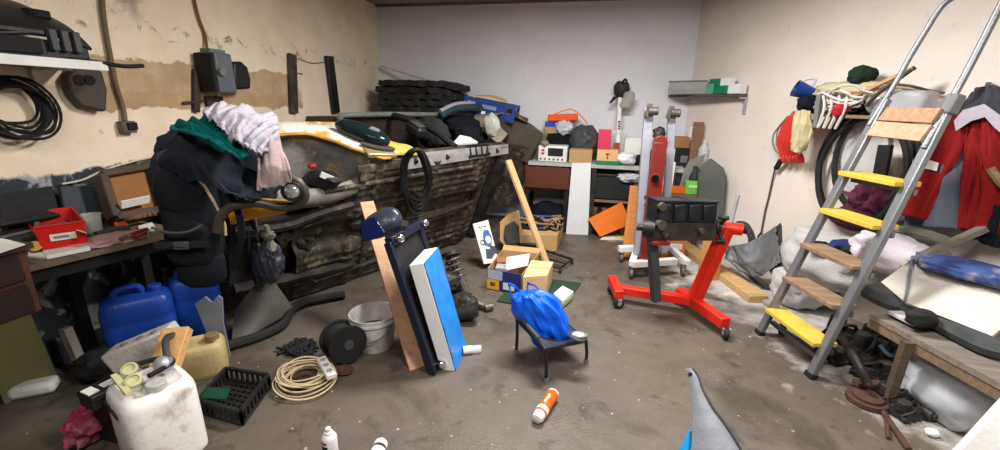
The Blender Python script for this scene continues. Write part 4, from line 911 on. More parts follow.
# small printed marks on the can
sx = frame(a+V((0,0,.034))+ax*.085+V((0,0,.0325)),-ax,(0,0,1)); scribble(t, sx, .07,.018,4, M('print_cream',(250,226,190),.6), 'printed_marks', .0035, 3)
def upright(u, v, label, dark):
    c = P(u, v, z=.212); c.z = 0; fr = Matrix.Translation(c); t = can(label, fr, M('can_white',(214,208,212),.35,dirt=.3,dcol=(180,160,166)), whitep)
    m = MB(fr); m.lathe([(.017,.186),(.017,.194),(.011,.197),(.011,.212),(.004,.214)],18); m.build('nozzle', whitep, t)
    for k,(col,z,s,aa) in enumerate(dark):
        m = MB(fr @ Matrix.Rotation(aa,4,'Z')); m.grid(lambda i,j: V((.0326*math.cos(-.5+1.0*i),.0326*math.sin(-.5+1.0*i),z+s*j)), 8, 2, .0006); m.build('printed_patch', col, t)
    return t
upright(328,428,'white spray can standing upright at the bottom of the photo',((blackm,.09,.05,-1.75),(redp,.148,.014,-1.85)))
a, b = P(382,441,z=.034), P(372,468,z=.034); ax = (b-a).normalized(); fr = frame(a+ax*.216,ax.orthogonal(),-ax)
t = can('black and white spray can lying at the bottom edge of the photo', fr, blackm, whitep)
m = MB(fr); m.lathe([(.0335,.10),(.0335,.15),(.0325,.16)],24); m.build('white_band', white, t)
m = MB(fr); m.lathe([(.0315,.178),(.0315,.20),(.022,.214),(.01,.216)],24); m.build('cap', white, t)
# grey body panel reaching in at the bottom edge, and the blue strip by it
pt = P(690,370,z=.62); 
pl = (pt, V((.08,-.86,.5)).normalized())
t = thing('fender_tip','grey pointed car body panel rising from the bottom edge of the photo','car part',V((P(715,455,plane=pl).x,P(715,455,plane=pl).y,0)))
L_ = [P(u,v,plane=pl) for u,v in ((686,369),(689,376),(692,390),(694,410),(693,432),(692,455),(692,500),(694,560),(700,640))]
R_ = [P(u,v,plane=pl) for u,v in ((691,368),(697,376),(702,390),(712,408),(724,424),(743,455),(765,500),(790,560),(820,640))]
LL, RR = path(L_,4), path(R_,4); nn = len(LL)
def fen(i, j):
    k = j*(nn-1); a = min(int(k),nn-2); f = k-a; p = lerp(lerp(LL[a],LL[a+1],f),lerp(RR[a],RR[a+1],f),i)
    w = (RR[a]-LL[a]).length; return p+pl[1]*(.22*w*math.sin(PI*min(1,i*1.15))**1.0)
m = MB(); m.grid(fen, 14, 40, .008); m.build('panel', M('fender_grey',(138,142,150),.4,dirt=.5,dcol=(104,106,112),scale=5), t)
m = MB(); m.tube([fen(1,j/20)+pl[1]*.004 for j in range(0,21)],.007,6); m.build('edge_lip', dgrey, t)
hp = P(690,374,plane=(pt+pl[1]*.008,pl[1])); m = MB(); m.cyl(hp-pl[1]*.01,hp+pl[1]*.006,.007,n=10); m.build('fixing_hole', blackm, t)
pl3 = (P(690,440,z=.40), pl[1]); m = MB(); m.poly([P(u,v,plane=pl3) for u,v in ((689,430),(692,431),(689,455),(686,520),(660,520),(676,455))],.012)
tag(m.build('blue_strip', M('cyan_plastic',(30,150,214),.4)),'bright blue plastic strip beside the grey body panel at the bottom edge','strip')
m = MB(); a = F(681,480); m.box((a.x+.02,a.y-.15,.10),(.5,.30,.2)); 
m.bm.free()

# ------------------------------------------------------------------ axle parts, boxes and mat near the car's rear
c0 = F(452,318)
t = thing('suspension_strut','greasy suspension strut with a coil spring lying by the blue film board','car part',F(455,305))
a, b = P(452,256,y=3.22), P(462,296,y=3.08)
def coil(m, a, b, R, r, n):
    ax = (b-a); h = ax.length; fr = frame(a,ax.orthogonal(),ax); m.tube([fr @ V((R*math.cos(2*PI*n*k/(n*14)),R*math.sin(2*PI*n*k/(n*14)),h*k/(n*14))) for k in range(int(n*14)+1)],r,6)
m = MB(); coil(m,a,b,.065,.011,7); m.build('coil_spring', tarnish, t)
m = MB(); d = (b-a).normalized(); m.cyl(a-d*.03,a,.085,n=20); m.cyl(b,b+d*.03,.09,n=20); m.cyl(a,b,.028,n=12); m.build('damper', oily, t)
c = F(462,320); m = MB(); m.blob(V((c.x,c.y+.05,.10)),(.11,.09,.09),5,.2,1.6,4,flat=-.10,ridge=.05); m.cyl(V((c.x-.05,c.y-.05,.06)),V((c.x+.12,c.y-.02,.11)),.05,n=16); tag(m.build('axle_hub', oily),'oily axle hub lying on the floor below the coil spring','car part')
c = F(476,308); m = MB(); m.tube(path([V((c.x-.18,c.y+.2,.12)),V((c.x-.05,c.y+.02,.06)),V((c.x+.1,c.y-.02,.03))]),.028,8); m.cyl(V((c.x+.08,c.y-.04,.03)),V((c.x+.13,c.y,.03)),.03,n=12); tag(m.build('control_arm', tarnish),'greasy control arm on the floor left of the printed carton','car part')
c = P(472,275,y=3.65); m = MB(frame(c,(.8,.5,0),(.3,-.8,.3))); m.lathe([(.02,-.04),(.085,-.03),(.09,.0),(.06,.02),(.03,.05),(.02,.05)],22); bmo = m.build('brake_hub', oily); tag(bmo,'round brake hub behind the axle parts left of the printed carton','car part')
c = F(448,300); m = MB(); m.blob(V((c.x-.08,c.y+.12,.10)),(.15,.11,.10),15,.2,1.6,4,flat=-.10,ridge=.05); tag(m.build('gearbox_lump', oily),'dark greasy gearbox casing behind the coil spring against the car','car part')
# printed carton
t = thing('printed_carton','blue and yellow printed carton full of packages, behind the blue bag','carton',F(506,294))
q = [F(487,289),F(521,296),F(538,272),F(502,268)]; h = V((0,0,.19)); cen = sum(q,V())/4
m = MB(); m.poly(q,.004)
m.poly([q[0],q[1],q[1]+h,q[0]+h],.005); m.build('front_side', M('carton_blue',(40,50,120),.6,dirt=.3), t)
m = MB(); m.poly([q[1],q[2],q[2]+h,q[1]+h],.005); m.poly([q[2],q[3],q[3]+h,q[2]+h],.005); m.poly([q[3],q[0],q[0]+h,q[3]+h],.005); m.build('cardboard_sides', card, t)
e0 = (q[1]-q[0]).normalized(); nn = e0.cross(V((0,0,1))).normalized()*.004
def patch(x0,x1,z0,z1,mt,name):
    L = (q[1]-q[0]).length; m = MB(); m.poly([q[0]+e0*L*x0+V((0,0,z0))+nn,q[0]+e0*L*x1+V((0,0,z0))+nn,q[0]+e0*L*x1+V((0,0,z1))+nn,q[0]+e0*L*x0+V((0,0,z1))+nn],.003); return m.build(name,mt,t)
patch(0,.36,.01,.10,M('carton_yellow',(228,172,34),.6),'yellow_panel'); patch(.02,.45,.105,.185,M('carton_pale',(176,184,206),.6),'pale_panel'); patch(.48,.8,.03,.09,paper,'white_mark'); patch(.10,.26,.04,.075,blackm,'dark_mark')
m = MB(); m.poly([q[3]+h,q[2]+h,q[2]+h+V((.02,.06,.03)),q[3]+h+V((.0,.06,.03))],.004); m.build('back_flap', card, t)
for k,(x,y,s,rz_,mt,lab,nm) in enumerate(((.32,.55,(.20,.13,.13),.3,M('brown_pack',(150,98,62),.7,dirt=.3),'brown package standing at the back inside the printed carton','package'),(.70,.62,(.13,.12,.14),-.3,M('brown_pack2',(136,84,54),.7,dirt=.3),'reddish brown package at the right inside the printed carton','package'),(.3,.25,(.10,.10,.12),.1,M('pack_grey',(150,152,160),.6),'grey packet at the front left inside the printed carton','packet'))):
    p = lerp(lerp(q[0],q[1],x),lerp(q[3],q[2],x),y); m = MB(rotz(p+V((0,0,.012+s[2]/2+.05)),rz_)); m.box((0,0,0),s); tag(m.build(nm,mt,bevel=.004),lab,nm)
p = lerp(lerp(q[0],q[1],.72),lerp(q[3],q[2],.72),.22); m = MB(); a = p+V((-.09,-.01,.16)); m.poly([a,a+V((.19,.02,.06)),a+V((.20,.05,.16)),a+V((.0,.04,.11))],.003); tag(m.build('white_leaflet', paper),'white leaflet poking out of the printed carton','leaflet')
# picture card leaning on the car
pl = (F(480,272)+V((0,0,0)), V((.62,-.72,.30)).normalized())
qq = [P(u,v,plane=pl) for u,v in ((484,264),(499,262),(488,220),(473,224))]
t = thing('product_card','white picture card of a blue tool standing against the car underside','card',qq[0])
m = MB(); m.poly(qq,.02); m.build('card_board', paper, t)
n = (qq[1]-qq[0]).cross(qq[3]-qq[0]).normalized(); 
if n.dot(V((.6,-.7,0))) < 0: n = -n
def on(x, y, k=.002): return lerp(lerp(qq[0],qq[1],x),lerp(qq[3],qq[2],x),y)+n*k
m = MB(); m.poly([on(x,y) for x,y in ((.35,.45),(.75,.35),(.95,.6),(.85,.78),(.55,.80),(.40,.68))],.0015); m.build('blue_picture', M('print_blue',(62,96,160),.6), t)
m = MB(); m.poly([on(.68+.18*math.cos(a),.56+.09*math.sin(a),.0035) for a in [k*PI/8 for k in range(16)]],.001); m.build('white_disc', paper, t)
m = MB(); m.poly([on(x,y) for x,y in ((.25,.12),(.6,.10),(.9,.22),(.6,.34),(.35,.36))],.0015); m.poly([on(x,y,.003) for x,y in ((.55,.26),(1.0,.20),(1.0,.38),(.72,.42))],.0015); m.build('dark_picture', M('print_slate',(70,78,92),.6), t)
m = MB(); m.tube([on(.27+.12*math.cos(a),.52+.06*math.sin(a),.003) for a in [k*PI/8 for k in range(16)]],.004,5,True); m.build('black_ring', blackm, t)
scribble(t, frame(on(.52,.88,.003),qq[1]-qq[0],n), .085,.02,6, blackm, 'lettering', .0016, 5)
# green mat, plain carton, small white box
m = MB(); q = [F(497,302),F(560,313),F(581,284),F(520,276)]; m.poly([p+V((0,0,.012)) for p in q],.012); tag(m.build('green_mat', M('mat_green',(30,56,38),.95,dirt=.4,dcol=(22,36,28),bump=.6,bscale=150)),'dark green mat on the floor under the blue bag and boxes','mat')
t = thing('cardboard_box','plain brown cardboard box behind the blue bag, beside the printed carton','box',F(530,290))
q = [F(522,300),F(546,298),F(552,283),F(530,281)]; z0 = .014; h = .19
m = MB(); m.hexa([p+V((0,0,z0)) for p in q]+[p+V((0,0,z0+h)) for p in q]); m.build('carton', cardl, t, bevel=.003)
m = MB(); a, b = lerp(q[0],q[3],.5)+V((0,0,z0+h+.001)), lerp(q[1],q[2],.5)+V((0,0,z0+h+.001)); m.bar(a,b,.004,.002); m.build('lid_seam', M('seam_brown',(120,90,58),.8), t)
t = thing('white_box','small white box with a green side on the green mat behind the chair','box',F(560,306))
q = [F(553,302),F(562,310),F(573,300),F(562,294)]; h = .065
m = MB(); m.hexa([p+V((0,0,.013)) for p in q]+[p+V((0,0,.013+h)) for p in q]); m.build('box_body', white, t, bevel=.003)
m = MB(); w_ = (q[2]-q[1]).cross(V((0,0,1))).normalized()*.002; m.poly([q[1]+V((0,0,.016))+w_,q[2]+V((0,0,.016))+w_,q[2]+V((0,0,.05))+w_,q[1]+V((0,0,.05))+w_],.0015); m.build('green_side', M('pale_green',(150,190,130),.6), t)
# folding chair
FA, FB, FC = F(516,353), F(546,382), F(586,363); FD = FA+FC-FB
A = P(517,320,plane=(FA,V((0,1,0)))); B = P(545,349,plane=(FB,V((0,1,0)))); Cc = P(586,341,plane=(FC,V((0,1,0)))); 
zs_ = (A.z+B.z+Cc.z)/3; Dd = A+Cc-B
t = thing('folding_chair','low black folding chair holding a blue plastic bag','chair',(FA+FB+FC+FD)/4)
m = MB(); m.grid(lambda i,j: lerp(lerp(B,A,i),lerp(Cc,Dd,i),j)-V((0,0,.03*math.sin(PI*i)*math.sin(PI*j))), 12, 12, .008); m.build('seat', M('seat_fabric',(34,40,66),.9,dirt=.4,bump=.4,bscale=150), t)
m = MB(); m.tube([A,B,Cc,Dd],.012,8,True); m.build('seat_frame', black, t)
for p, q in ((A,FA),(B,FB),(Cc,FC),(Dd,FD)):
    m = MB(); m.tube(path([p,lerp(p,q,.5)+V((.005,-.005,0)),q+V((0,0,.008))],4),.010,8); lg = m.build('leg', black, t)
    m = MB(); m.cyl(q,q+V((0,0,.03)),.015,n=10); m.build('foot_cap', grey, lg)
m = MB(); bk0, bk1 = A+V((-.02,.02,.05)), B+V((-.04,.02,.05)); m.tube([A,bk0],.011,6); m.tube([bk0,bk1],.013,8); m.tube([bk1,B],.011,6); m.tube([lerp(bk0,bk1,.1)-V((0,0,.02)),lerp(B,Cc,.12)],.008,6); m.build('arm_rail', dgrey, t)
# blue bag
c = lerp(A,Cc,.5); 
t = thing('carrier_bag','bright blue plastic carrier bag slumped on the black folding chair','bag',c-V((0,0,.0)))
bl = M('blue_film',(8,92,220),.35,dirt=.35,dcol=(4,56,160),scale=5,bump=.5,bscale=16)
ybg = c.y
def pillow(m, rows, y0, dep, n=36, wr=.012, seed=0, k=6):
    L = path([P(r[0],r[1],y=y0) for r in rows],k); R = path([P(r[2],r[3],y=y0) for r in rows],k); rings = []
    for i,(l,r) in enumerate(zip(L,R)):
        v = i/(len(L)-1); cc = (l+r)/2; hx = (r-l)/2; dd = dep*min(1,(4*v*(1-v))**.5*1.0+.12)*min(1,hx.length/.10); rg = []
        for a in range(n):
            th = 2*PI*a/n; p = cc+hx*math.cos(th)+V((0,-1,.1))*dd*math.sin(th)
            w = noise.noise(V((3*math.cos(th)+seed,3*math.sin(th),v*6)))*wr+abs(noise.noise(V((7*math.cos(th),7*math.sin(th)+seed,v*3))))*wr*1.2
            rg.append(m._v(p+((p-cc).normalized() if (p-cc).length > 1e-6 else V((0,0,1)))*w))
        rings.append(rg)
    for A_,B_ in zip(rings,rings[1:]):
        for q in range(n): m._f([A_[q],A_[(q+1)%n],B_[(q+1)%n],B_[q]])
    m._f(rings[0][::-1]); m._f(rings[-1]); return m
m = MB(); pillow(m,[(520,292,531,290),(515,294,541,291),(512,299,553,298),(515,309,561,310),(523,321,566,323),(532,333,568,333),(538,343,569,340),(544,349,566,344)],ybg,.085,60,.030,3)
m.build('bag_body', bl, t, sub=1, angle=180)
for (a_,b_,tp) in (((512,301),(523,294),(509,281)),((526,293),(541,292),(530,281))):
    p0,p1,pt2 = P(*a_,y=ybg-.02),P(*b_,y=ybg),P(*tp,y=ybg)
    def hnd(i,j): 
        q = path([p0,lerp(p0,pt2,.75)+V((-.01,0,.01)),pt2,lerp(p1,pt2,.7)+V((.012,0,0)),p1],8); x = i*(len(q)-1); k_ = min(int(x),len(q)-2); p = lerp(q[k_],q[k_+1],x-k_)
        return p+(lerp(p0,p1,.5)-p)*.22*j+V((0,-.01+.012*math.sin(9*i),0))
    m = MB(); m.grid(hnd, 20, 3, .003); m.build('handle', bl, t, angle=180)
c = P(577,336,z=zs_+.035); t = thing('headphones','small grey and white headset lying on the front corner of the folding chair','headset',c-V((0,0,.03)))
m = MB(Matrix.Translation(c)); m.tube([V((.05*math.cos(a),.04*math.sin(a),.006*math.sin(2*a))) for a in [k*PI/10 for k in range(20)]],.011,6,True); m.build('band', dgrey, t)
m = MB(); m.blob(c+V((.01,-.005,.012)),(.045,.03,.016),2,.12,2,3); m.build('cushion', lgrey, t)
# plank leaning on the tail of the car and the pile under it
f0, f1 = F(547,268), F(555,264); e = (f1-f0); T = P(507,160,plane=(f0,e.normalized()))
m = MB(); slab(m,f0,e.normalized()*.075,T,.03); tag(m.build('plank', wood('pale_plank',(206,168,122),(176,134,90)), bevel=.003),'pale narrow plank leaning on the tail of the car over the cable pile','plank')
pl = (F(510,253), V((.25,-.94,.22)).normalized()); qq = [P(u,v,plane=pl) for u,v in ((508,250),(525,245),(521,224),(519,210),(508,214),(500,222),(500,240))]
m = MB(); m.poly(qq,.015); tag(m.build('cardboard_piece', card),'brown cardboard piece propped upright behind the black moulding, near the car tail','cardboard')
pl = (pl[0]+pl[1]*.05,pl[1]); qq = [P(u,v,plane=pl) for u,v in ((508,246),(520,243),(519,226),(514,221),(505,226),(504,236))]
m = MB(); m.poly(qq,.035); tag(m.build('black_moulding', M('moulding',(52,54,54),.45,dirt=.5), bevel=.01),'square black plastic moulding in front of the upright cardboard','car part')
t = thing('creeper_board','black metal frame trolley lying on the floor under the cable pile','trolley',F(545,265))
q = [F(512,262),F(560,273),F(572,264),F(530,250)]; 
m = MB(); m.tube([p+V((0,0,.05)) for p in q],.014,6,True); m.tube([lerp(q[0],q[3],.5)+V((0,0,.05)),lerp(q[1],q[2],.5)+V((0,0,.05))],.012,6); m.build('frame', black, t)
for p in q:
    m = MB(); m.cyl(p+V((-.012,0,.022)),p+V((.012,0,.022)),.022,n=14); m.build('caster', blackm, t)
t2 = thing('carton_tray','low brown carton under the tangle of cables near the car tail','carton',F(540,250))
q = [F(512,254)+V((0,0,.0)),F(556,254),F(562,240),F(525,238)]; 
m = MB(); m.hexa([p+V((0,.05,.012)) for p in q]+[p+V((0,.05,.20)) for p in q]); m.build('tray_body', card, t2, bevel=.003)
cc = sum(q,V())/4+V((0,.05,.24))
for g,(mt,lab,cnt) in enumerate(((M('brown_cable',(150,120,86),.7,dirt=.5),'tangle of brown cables on the low carton near the car tail',11),(blackm,'tangle of black cables on the low carton near the car tail',11),(M('blue_cable',(58,80,120),.6),'few blue cables at the left of the cable pile',4))):
    m = MB(); rr = random.Random(g+3)
    for k in range(cnt): m.tube(path([cc+V((rr.uniform(-.27,.25)-(.12 if g==2 else 0),rr.uniform(-.15,.15),rr.uniform(-.02,.09))) for _ in range(5)]),.010,5)
    tag(m.build('cable_tangle', mt), lab, 'cable')
c = P(528,246,y=cc.y-.28); m = MB(rotz(c,.2)); m.box((0,0,0),(.22,.10,.08)); tag(m.build('black_device', black, bevel=.008),'black device box at the front of the cable pile','device')
# ------------------------------------------------------------------ bench along the back wall
YBN = 5.05
ZT = P(620,166,y=YBN).z
xb0, xb1 = P(528,170,y=YBN).x, P(662,170,y=YBN).x
t = thing('back_workbench','long workbench with a thin pale top along the back wall','workbench',V(((xb0+xb1)/2,5.33,0)))
m = MB(); m.box(((xb0+1.0)/2,5.34,ZT-.02),(1.0-xb0,.58,.04)); m.build('bench_top', M('bench_top_grey',(176,176,172),.6,dirt=.5,dcol=(120,116,108)), t)
for x in (P(592,200,y=YBN).x, 0.94):
    for y in (5.09,5.58):
        m = MB(); m.box((x,y,(ZT-.04)/2),(.05,.05,ZT-.04)); m.build('leg', oily, t)
m = MB(); m.box(((xb0+1.0)/2+.25,5.58,.28),(1.0-xb0-.55,.04,.05)); m.build('stretcher', oldwood, t)
# brown drawer unit on the left
c, w, h, Mx = pbox(None,524,571,233,165,YBN+.02,.5,z0=.0)
xl, xr = P(524,175,y=YBN).x, P(570,175,y=YBN).x
t = thing('drawer_unit','dark reddish brown drawer unit under the left end of the back bench','drawer unit',V(((xl+xr)/2,5.32,0)))
zt = ZT-.045; zl = P(548,190,y=YBN).z
m = MB(); m.box(((xl+xr)/2,5.33,(zt+zl)/2),(xr-xl,.48,zt-zl)); m.build('body', brownwood, t, bevel=.004)
m = MB(); m.box(((xl+xr)/2,5.082,(zt+zl)/2),(xr-xl-.03,.018,zt-zl-.03)); d = m.build('drawer', M('drawer_brown',(92,48,36),.45,dirt=.3), t, bevel=.003)
for x in (xl+.03,xr-.03):
    for y in (5.12,5.54):
        m = MB(); m.box((x,y,zl/2),(.05,.05,zl)); m.build('leg', blackm, t)
# things under the bench
def bx(name, label, cat, u0, u1, vb, vt, y, dep, mt, z0=None, yaw=0, bevel=.004, group=None):
    m = MB(); c, w, h, Mx = pbox(m,u0,u1,vb,vt,y,dep,z0,yaw); o = m.build(name, mt, bevel=bevel); tag(o,label,cat,group); return c, w, h, Mx, o
def pbx(name, label, cat, part, u0, u1, vb, vt, y, dep, mt, z0=None, yaw=0, bevel=.004):
    m = MB(); c, w, h, Mx = pbox(m,u0,u1,vb,vt,y,dep,z0,yaw); t = thing(name,label,cat,c-V((0,0,h/2))); o = m.build(part, mt, t, bevel=bevel); return t, c, w, h, Mx, o
lump('dark_bag','black bag on the floor under the brown drawer unit','bag',V((P(548,215,y=5.25).x,5.28,.17)),(.24,.2,.17),blackcloth,40,flat=-.17)
t, c, w, h, Mx, o = pbx('fish_crate','large black plastic box under the back bench, right of the white board','box','box_body',590,634,200,176,5.12,.42,M('crate_black',(34,37,37),.5,dirt=.4),yaw=0,bevel=.02)
zc = c.z-h/2
m = MB(Mx); m.box((0,0,h/2+.006),(w+.03,.45,.03)); m.build('rim', black, t, bevel=.006)
t = thing('low_shelf','rough wooden lower shelf under the back bench','shelf',V((c.x,5.33,0)))
m = MB(); m.box((c.x+.03,5.34,zc-.02),(w+.28,.44,.03)); m.build('shelf_board', oldwood, t)
for s in (-1,1):
    m = MB(); m.box((c.x+.03+s*(w/2+.10),5.3,(zc-.035)/2),(.04,.36,zc-.035)); m.build('support', oldwood, t)
jw = w/4.2
for k in range(4):
    x = c.x-w/2+jw*(k+.6); rr = .052
    m = MB(Matrix.Translation((x,5.18,.0))); m.lathe([(rr*.9,0),(rr,.01),(rr,zc*.5),(rr*.7,zc*.58),(rr*.7,zc*.66)],18)
    t = thing('glass_jar',['dark brown jar at the left end of the row under the back bench','second brown jar from the left in the row under the back bench','third brown jar from the left in the row under the back bench','brown jar at the right end of the row under the back bench'][k],'jar',(x,5.18,0),'brown jars under the back bench')
    m.build('jar_body', M('amber_jar',(92,64,38),.2,dirt=.5,dcol=(50,36,26)), t)
    m = MB(Matrix.Translation((x,5.18,zc*.66))); m.lathe([(rr*.74,0),(rr*.74,.03),(rr*.6,.034)],18); m.build('lid', M('jar_lid',(150,110,70),.4,metal=.4), t)
c = P(630,178,y=5.10); lump('clear_bag','crumpled clear plastic bag on top of the black box under the back bench','bag',V((c.x,5.14,c.z)),(.15,.09,.055),baggy,44,amp=.3,freq=2.5)
# white board leaning on the bench
f0, f1 = F(566,234), F(588,235); T0, T1 = P(572,163,y=YBN-.03), P(591,163,y=YBN-.03)
m = MB(); n = (f1-f0).cross(T0-f0).normalized(); q = [f0,f1,T1,T0]; m.hexa([q[0],q[1],q[1]-n*.02,q[0]-n*.02,q[3],q[2],q[2]-n*.02,q[3]-n*.02]); tag(m.build('white_board', M('white_board_paint',(222,224,226),.5,dirt=.35,dcol=(186,188,192))),'tall white board leaning against the front of the back bench','board')
# items on the bench
yb = 5.10
t, c, w, h, Mx, o = pbx('microwave','white microwave oven with a dark window at the left end of the back bench','microwave','casing',538,567,164,146,5.09,.30,whitep,z0=ZT+.002,yaw=.0,bevel=.012)
m = MB(Mx); m.box((w*.10,-.152,h*.12),(w*.52,.006,h*.5)); m.build('window', M('dark_window',(38,42,44),.15,bump=0), t, bevel=.004)
for k in range(2):
    m = MB(Mx); m.box((-w*.33,-.152,h*(.22-.2*k)),(w*.10,.006,h*.12)); m.build('red_button', redp, t)
for k in range(6):
    p = Mx @ V((-w*.40+w*.15*k,-.150,-h*.32)); m = MB(); m.cyl(p,p+V((0,-.008,0)),.012,n=12); m.build('knob', M('knob_brown',(120,70,60),.5), t)
bx('cardboard_box','brown cardboard box on the back bench right of the microwave','box',569,592,164,150,5.08,.22,card,z0=ZT+.002)
t, c, w, h, Mx, o = pbx('patterned_carton','pale orange carton with a small red arrow, beneath the pink box on the back bench','carton','carton_body',597,618,162,150,5.08,.20,M('carton_orange',(222,178,120),.8,dirt=.3),z0=ZT+.035)
m = MB(Mx); m.prism([(-.03,.04),(.03,.04),(0,.015)],.003,Matrix.Translation((.0,-.1005,-.01)) @ Matrix.Rotation(PI/2,4,'X')); m.build('red_arrow', darkred, t)
m = MB(Mx); m.box((0,-.102,-.018),(.014,.004,.03)); m.build('red_mark', darkred, t)
bx('green_case','flat dark green case beneath the pale orange carton on the back bench','case',596,620,165,161,5.07,.24,green,z0=ZT+.002)
bx('pink_box','pinkish red box standing on the pale orange carton','box',598,611,150,130,5.12,.14,M('crimson_pink',(206,56,84),.5,dirt=.3),z0=c.z+h/2+.001)
bx('glass_tank','clear glass tank against the back wall behind the white pole','tank',608,625,163,130,5.36,.2,glass,z0=ZT+.002)
bx('white_canister','white plastic box on the back bench right of the white pole','box',624,641,163,138,5.26,.16,whitep,z0=ZT+.002,bevel=.012)
lump('white_bag','small white plastic bag lying at the edge of the back bench','bag',V((P(625,162,y=5.14).x,5.16,ZT+.075)),(.13,.09,.075),M('white_film',(214,216,220),.4,dirt=.3,bump=.4,bscale=18),46,flat=-.073)
t, c, w, h, Mx, o = pbx('tin','small reddish tin standing at the foot of the white pole','tin','tin_body',613,619,163,143,5.22,.06,M('tin_red',(140,62,54),.5,dirt=.4),z0=ZT+.002)
lump('black_pouch','black pouch on the back bench left of the hoist','pouch',V((P(640,158,y=5.2).x,5.22,ZT+.06)),(.11,.1,.06),blackcloth,47,flat=-.058)
lump('coat','black coat thrown over the back bench behind the microwave','coat',V((P(558,142,y=5.42).x,5.45,ZT+.17)),(.26,.14,.17),blackcloth,48,flat=-.165)
lump('rucksack','dark grey rucksack behind the brown cardboard box on the back bench','bag',V((P(585,138,y=5.42).x,5.42,ZT+.22)),(.20,.15,.22),M('charcoal_nylon',(58,60,62),.5,dirt=.4,dcol=(100,100,98),bump=.5,bscale=20),49,flat=-.215,amp=.15)
top = ZT+.34
bx('brown_packet','brown packet lying on the black coat, left end','packet',545,557,136,127,5.40,.14,card,z0=top-.03)
lump('plastic_film','crumpled clear film on the black coat beside the brown packet','film',V((P(564,127,y=5.4).x,5.42,ZT+.39)),(.11,.09,.09),baggy,50,amp=.3,freq=2.4)
t, c, w, h, Mx, o = pbx('blue_box','flat blue box lying above the brown packet','box','box_body',545,562,127,122,5.42,.14,M('bright_blue',(34,64,170),.5))
t = thing('orange_level','long orange case lying on top of the pile with a thin cable loop over it','case',P(564,121,y=5.5))
a, b = P(548,118,y=5.46), P(578,117,y=5.46); m = MB(); m.bar(a,b,.08,.085); m.build('case_body', M('signal_orange',(238,92,20),.4), t, bevel=.015)
m = MB(); m.tube(path([a+V((.08,0,.05)),a+V((.25,0,.11)),b+V((-.02,0,.06)),b+V((.10,-.02,-.05)),b+V((.14,-.05,-.12))]),.008,6); m.build('cable', M('orange_cable',(224,140,90),.6), t)
# white pole with a black cap on top
a, b = P(617,162,y=5.30), P(620,97,y=5.50); t = thing('white_pole','white pole with black lettering topped by a dark lamp head, leaning on the back wall','pole',V((a.x,a.y,ZT)))
a.z = ZT+.003; m = MB(); m.tube([a,b],.028,12); m.build('pole', white, t)
d = (b-a).normalized(); 
m = MB()
for k in range(4): m.box(lerp(a,b,.52+.035*k)+V((.004,-.029,0)),(.024,.006,.016+.006*(k%2)))
m.build('lettering', blackm, t)
m = MB(frame(b+d*.05,V((.5,-.6,-.3)),V((.25,-.35,.9)))); m.lathe([(.03,-.06),(.075,-.02),(.10,.06),(.075,.12),(.02,.13)],18); m.build('lamp_head', M('dark_lamp',(44,44,40),.6,dirt=.5), t)
m = MB(); m.tube(path([b+V((0,-.03,.15)),b+V((.04,-.03,.20)),b+V((.07,-.02,.14)),b+V((.09,0,.02))]),.014,6); m.build('bracket', blackm, t)
m = MB(); m.grid(lambda i,j: b+V((.02+.13*i+.02*math.sin(5*j), -.05-.03*math.sin(3*i), .06-.18*j)), 8, 8, .004); m.build('rag', M('grey_rag',(168,166,160),.9,dirt=.4,alpha=.9), t)
m = MB(); m.prism([(0,0),(-.06,-.02),(-.11,-.10),(-.07,-.09),(-.02,-.03)],.03,Matrix.Translation(b+V((-.02,-.02,.02))) @ Matrix.Rotation(PI/2,4,'X')); m.build('hook', blackm, t)
# items behind the hoist on the right part of the bench
bx('brown_box','brown cardboard box right of the hoist posts, topmost behind the radio','box',670,690,148,137,5.32,.18,M('brown_card',(160,112,72),.8,dirt=.3),z0=P(680,148,y=5.32).z)
zb = P(680,148,y=5.32).z
t, c, w, h, Mx, o = pbx('radio','black radio with a grey front beneath the brown box on the bench','radio','radio_body',676,690,164,148.5,5.30,.2,black,z0=ZT+.002)
k = zb-.002-(ZT+.002)
m = MB(Mx); m.box((w*.1,-.103,-.02),(w*.5,.006,h*.4)); m.build('speaker_grille', grey, t)
bx('white_bin','white box on the back bench directly behind the hoist post','box',664,675,164,144,5.34,.2,whitep,z0=ZT+.002)
bx('tall_white_carton','tall white carton between the hoist post and the dark bottle','carton',664,674,190,162,4.97,.05,white,z0=.63)
xa_, xb_ = P(655,196,y=4.82).x, P(706,196,y=4.82).x
t = thing('side_stand','low brown stand behind the engine block, against the back bench','stand',V(((xa_+xb_)/2,4.92,0)))
m = MB(); m.box(((xa_+xb_)/2,4.92,.614),(xb_-xa_,.23,.024)); m.build('stand_top', oldwood, t)
for x in (xa_+.04,xb_-.04):
    m = MB(); m.box((x,4.92,.30),(.05,.18,.60)); m.build('leg', brownwood, t)
m = MB(Matrix.Translation((P(691,140,y=5.45).x,5.45,ZT+.002))); hh = P(691,127,y=5.45).z-ZT; m.lathe([(.04,0),(.042,.01),(.042,hh-.01),(.04,hh)],18); tag(m.build('paper_roll', paper),'tall white paper roll standing on the right end of the back bench','roll')
f0 = P(697,165,y=5.25); T = P(699,122,y=5.26); m = MB(); m.bar(V((f0.x-.05,5.2,ZT+.01)),T,.11,.025,(0,-1,.3)); tag(m.build('brown_board', wood('dark_board',(128,96,72),(80,58,44))),'dark brown narrow board standing upright at the right end of the back bench','board')
c = P(702,165,y=5.12); m = MB(Matrix.Translation((c.x,5.16,ZT+.002))); hh = P(702,140,y=5.16).z-ZT; m.lathe([(.048,0),(.05,.01),(.05,hh*.7),(.02,hh*.88),(.02,hh)],18); tag(m.build('clear_bottle', clearp),'clear plastic bottle in front of the dark brown narrow board','bottle')
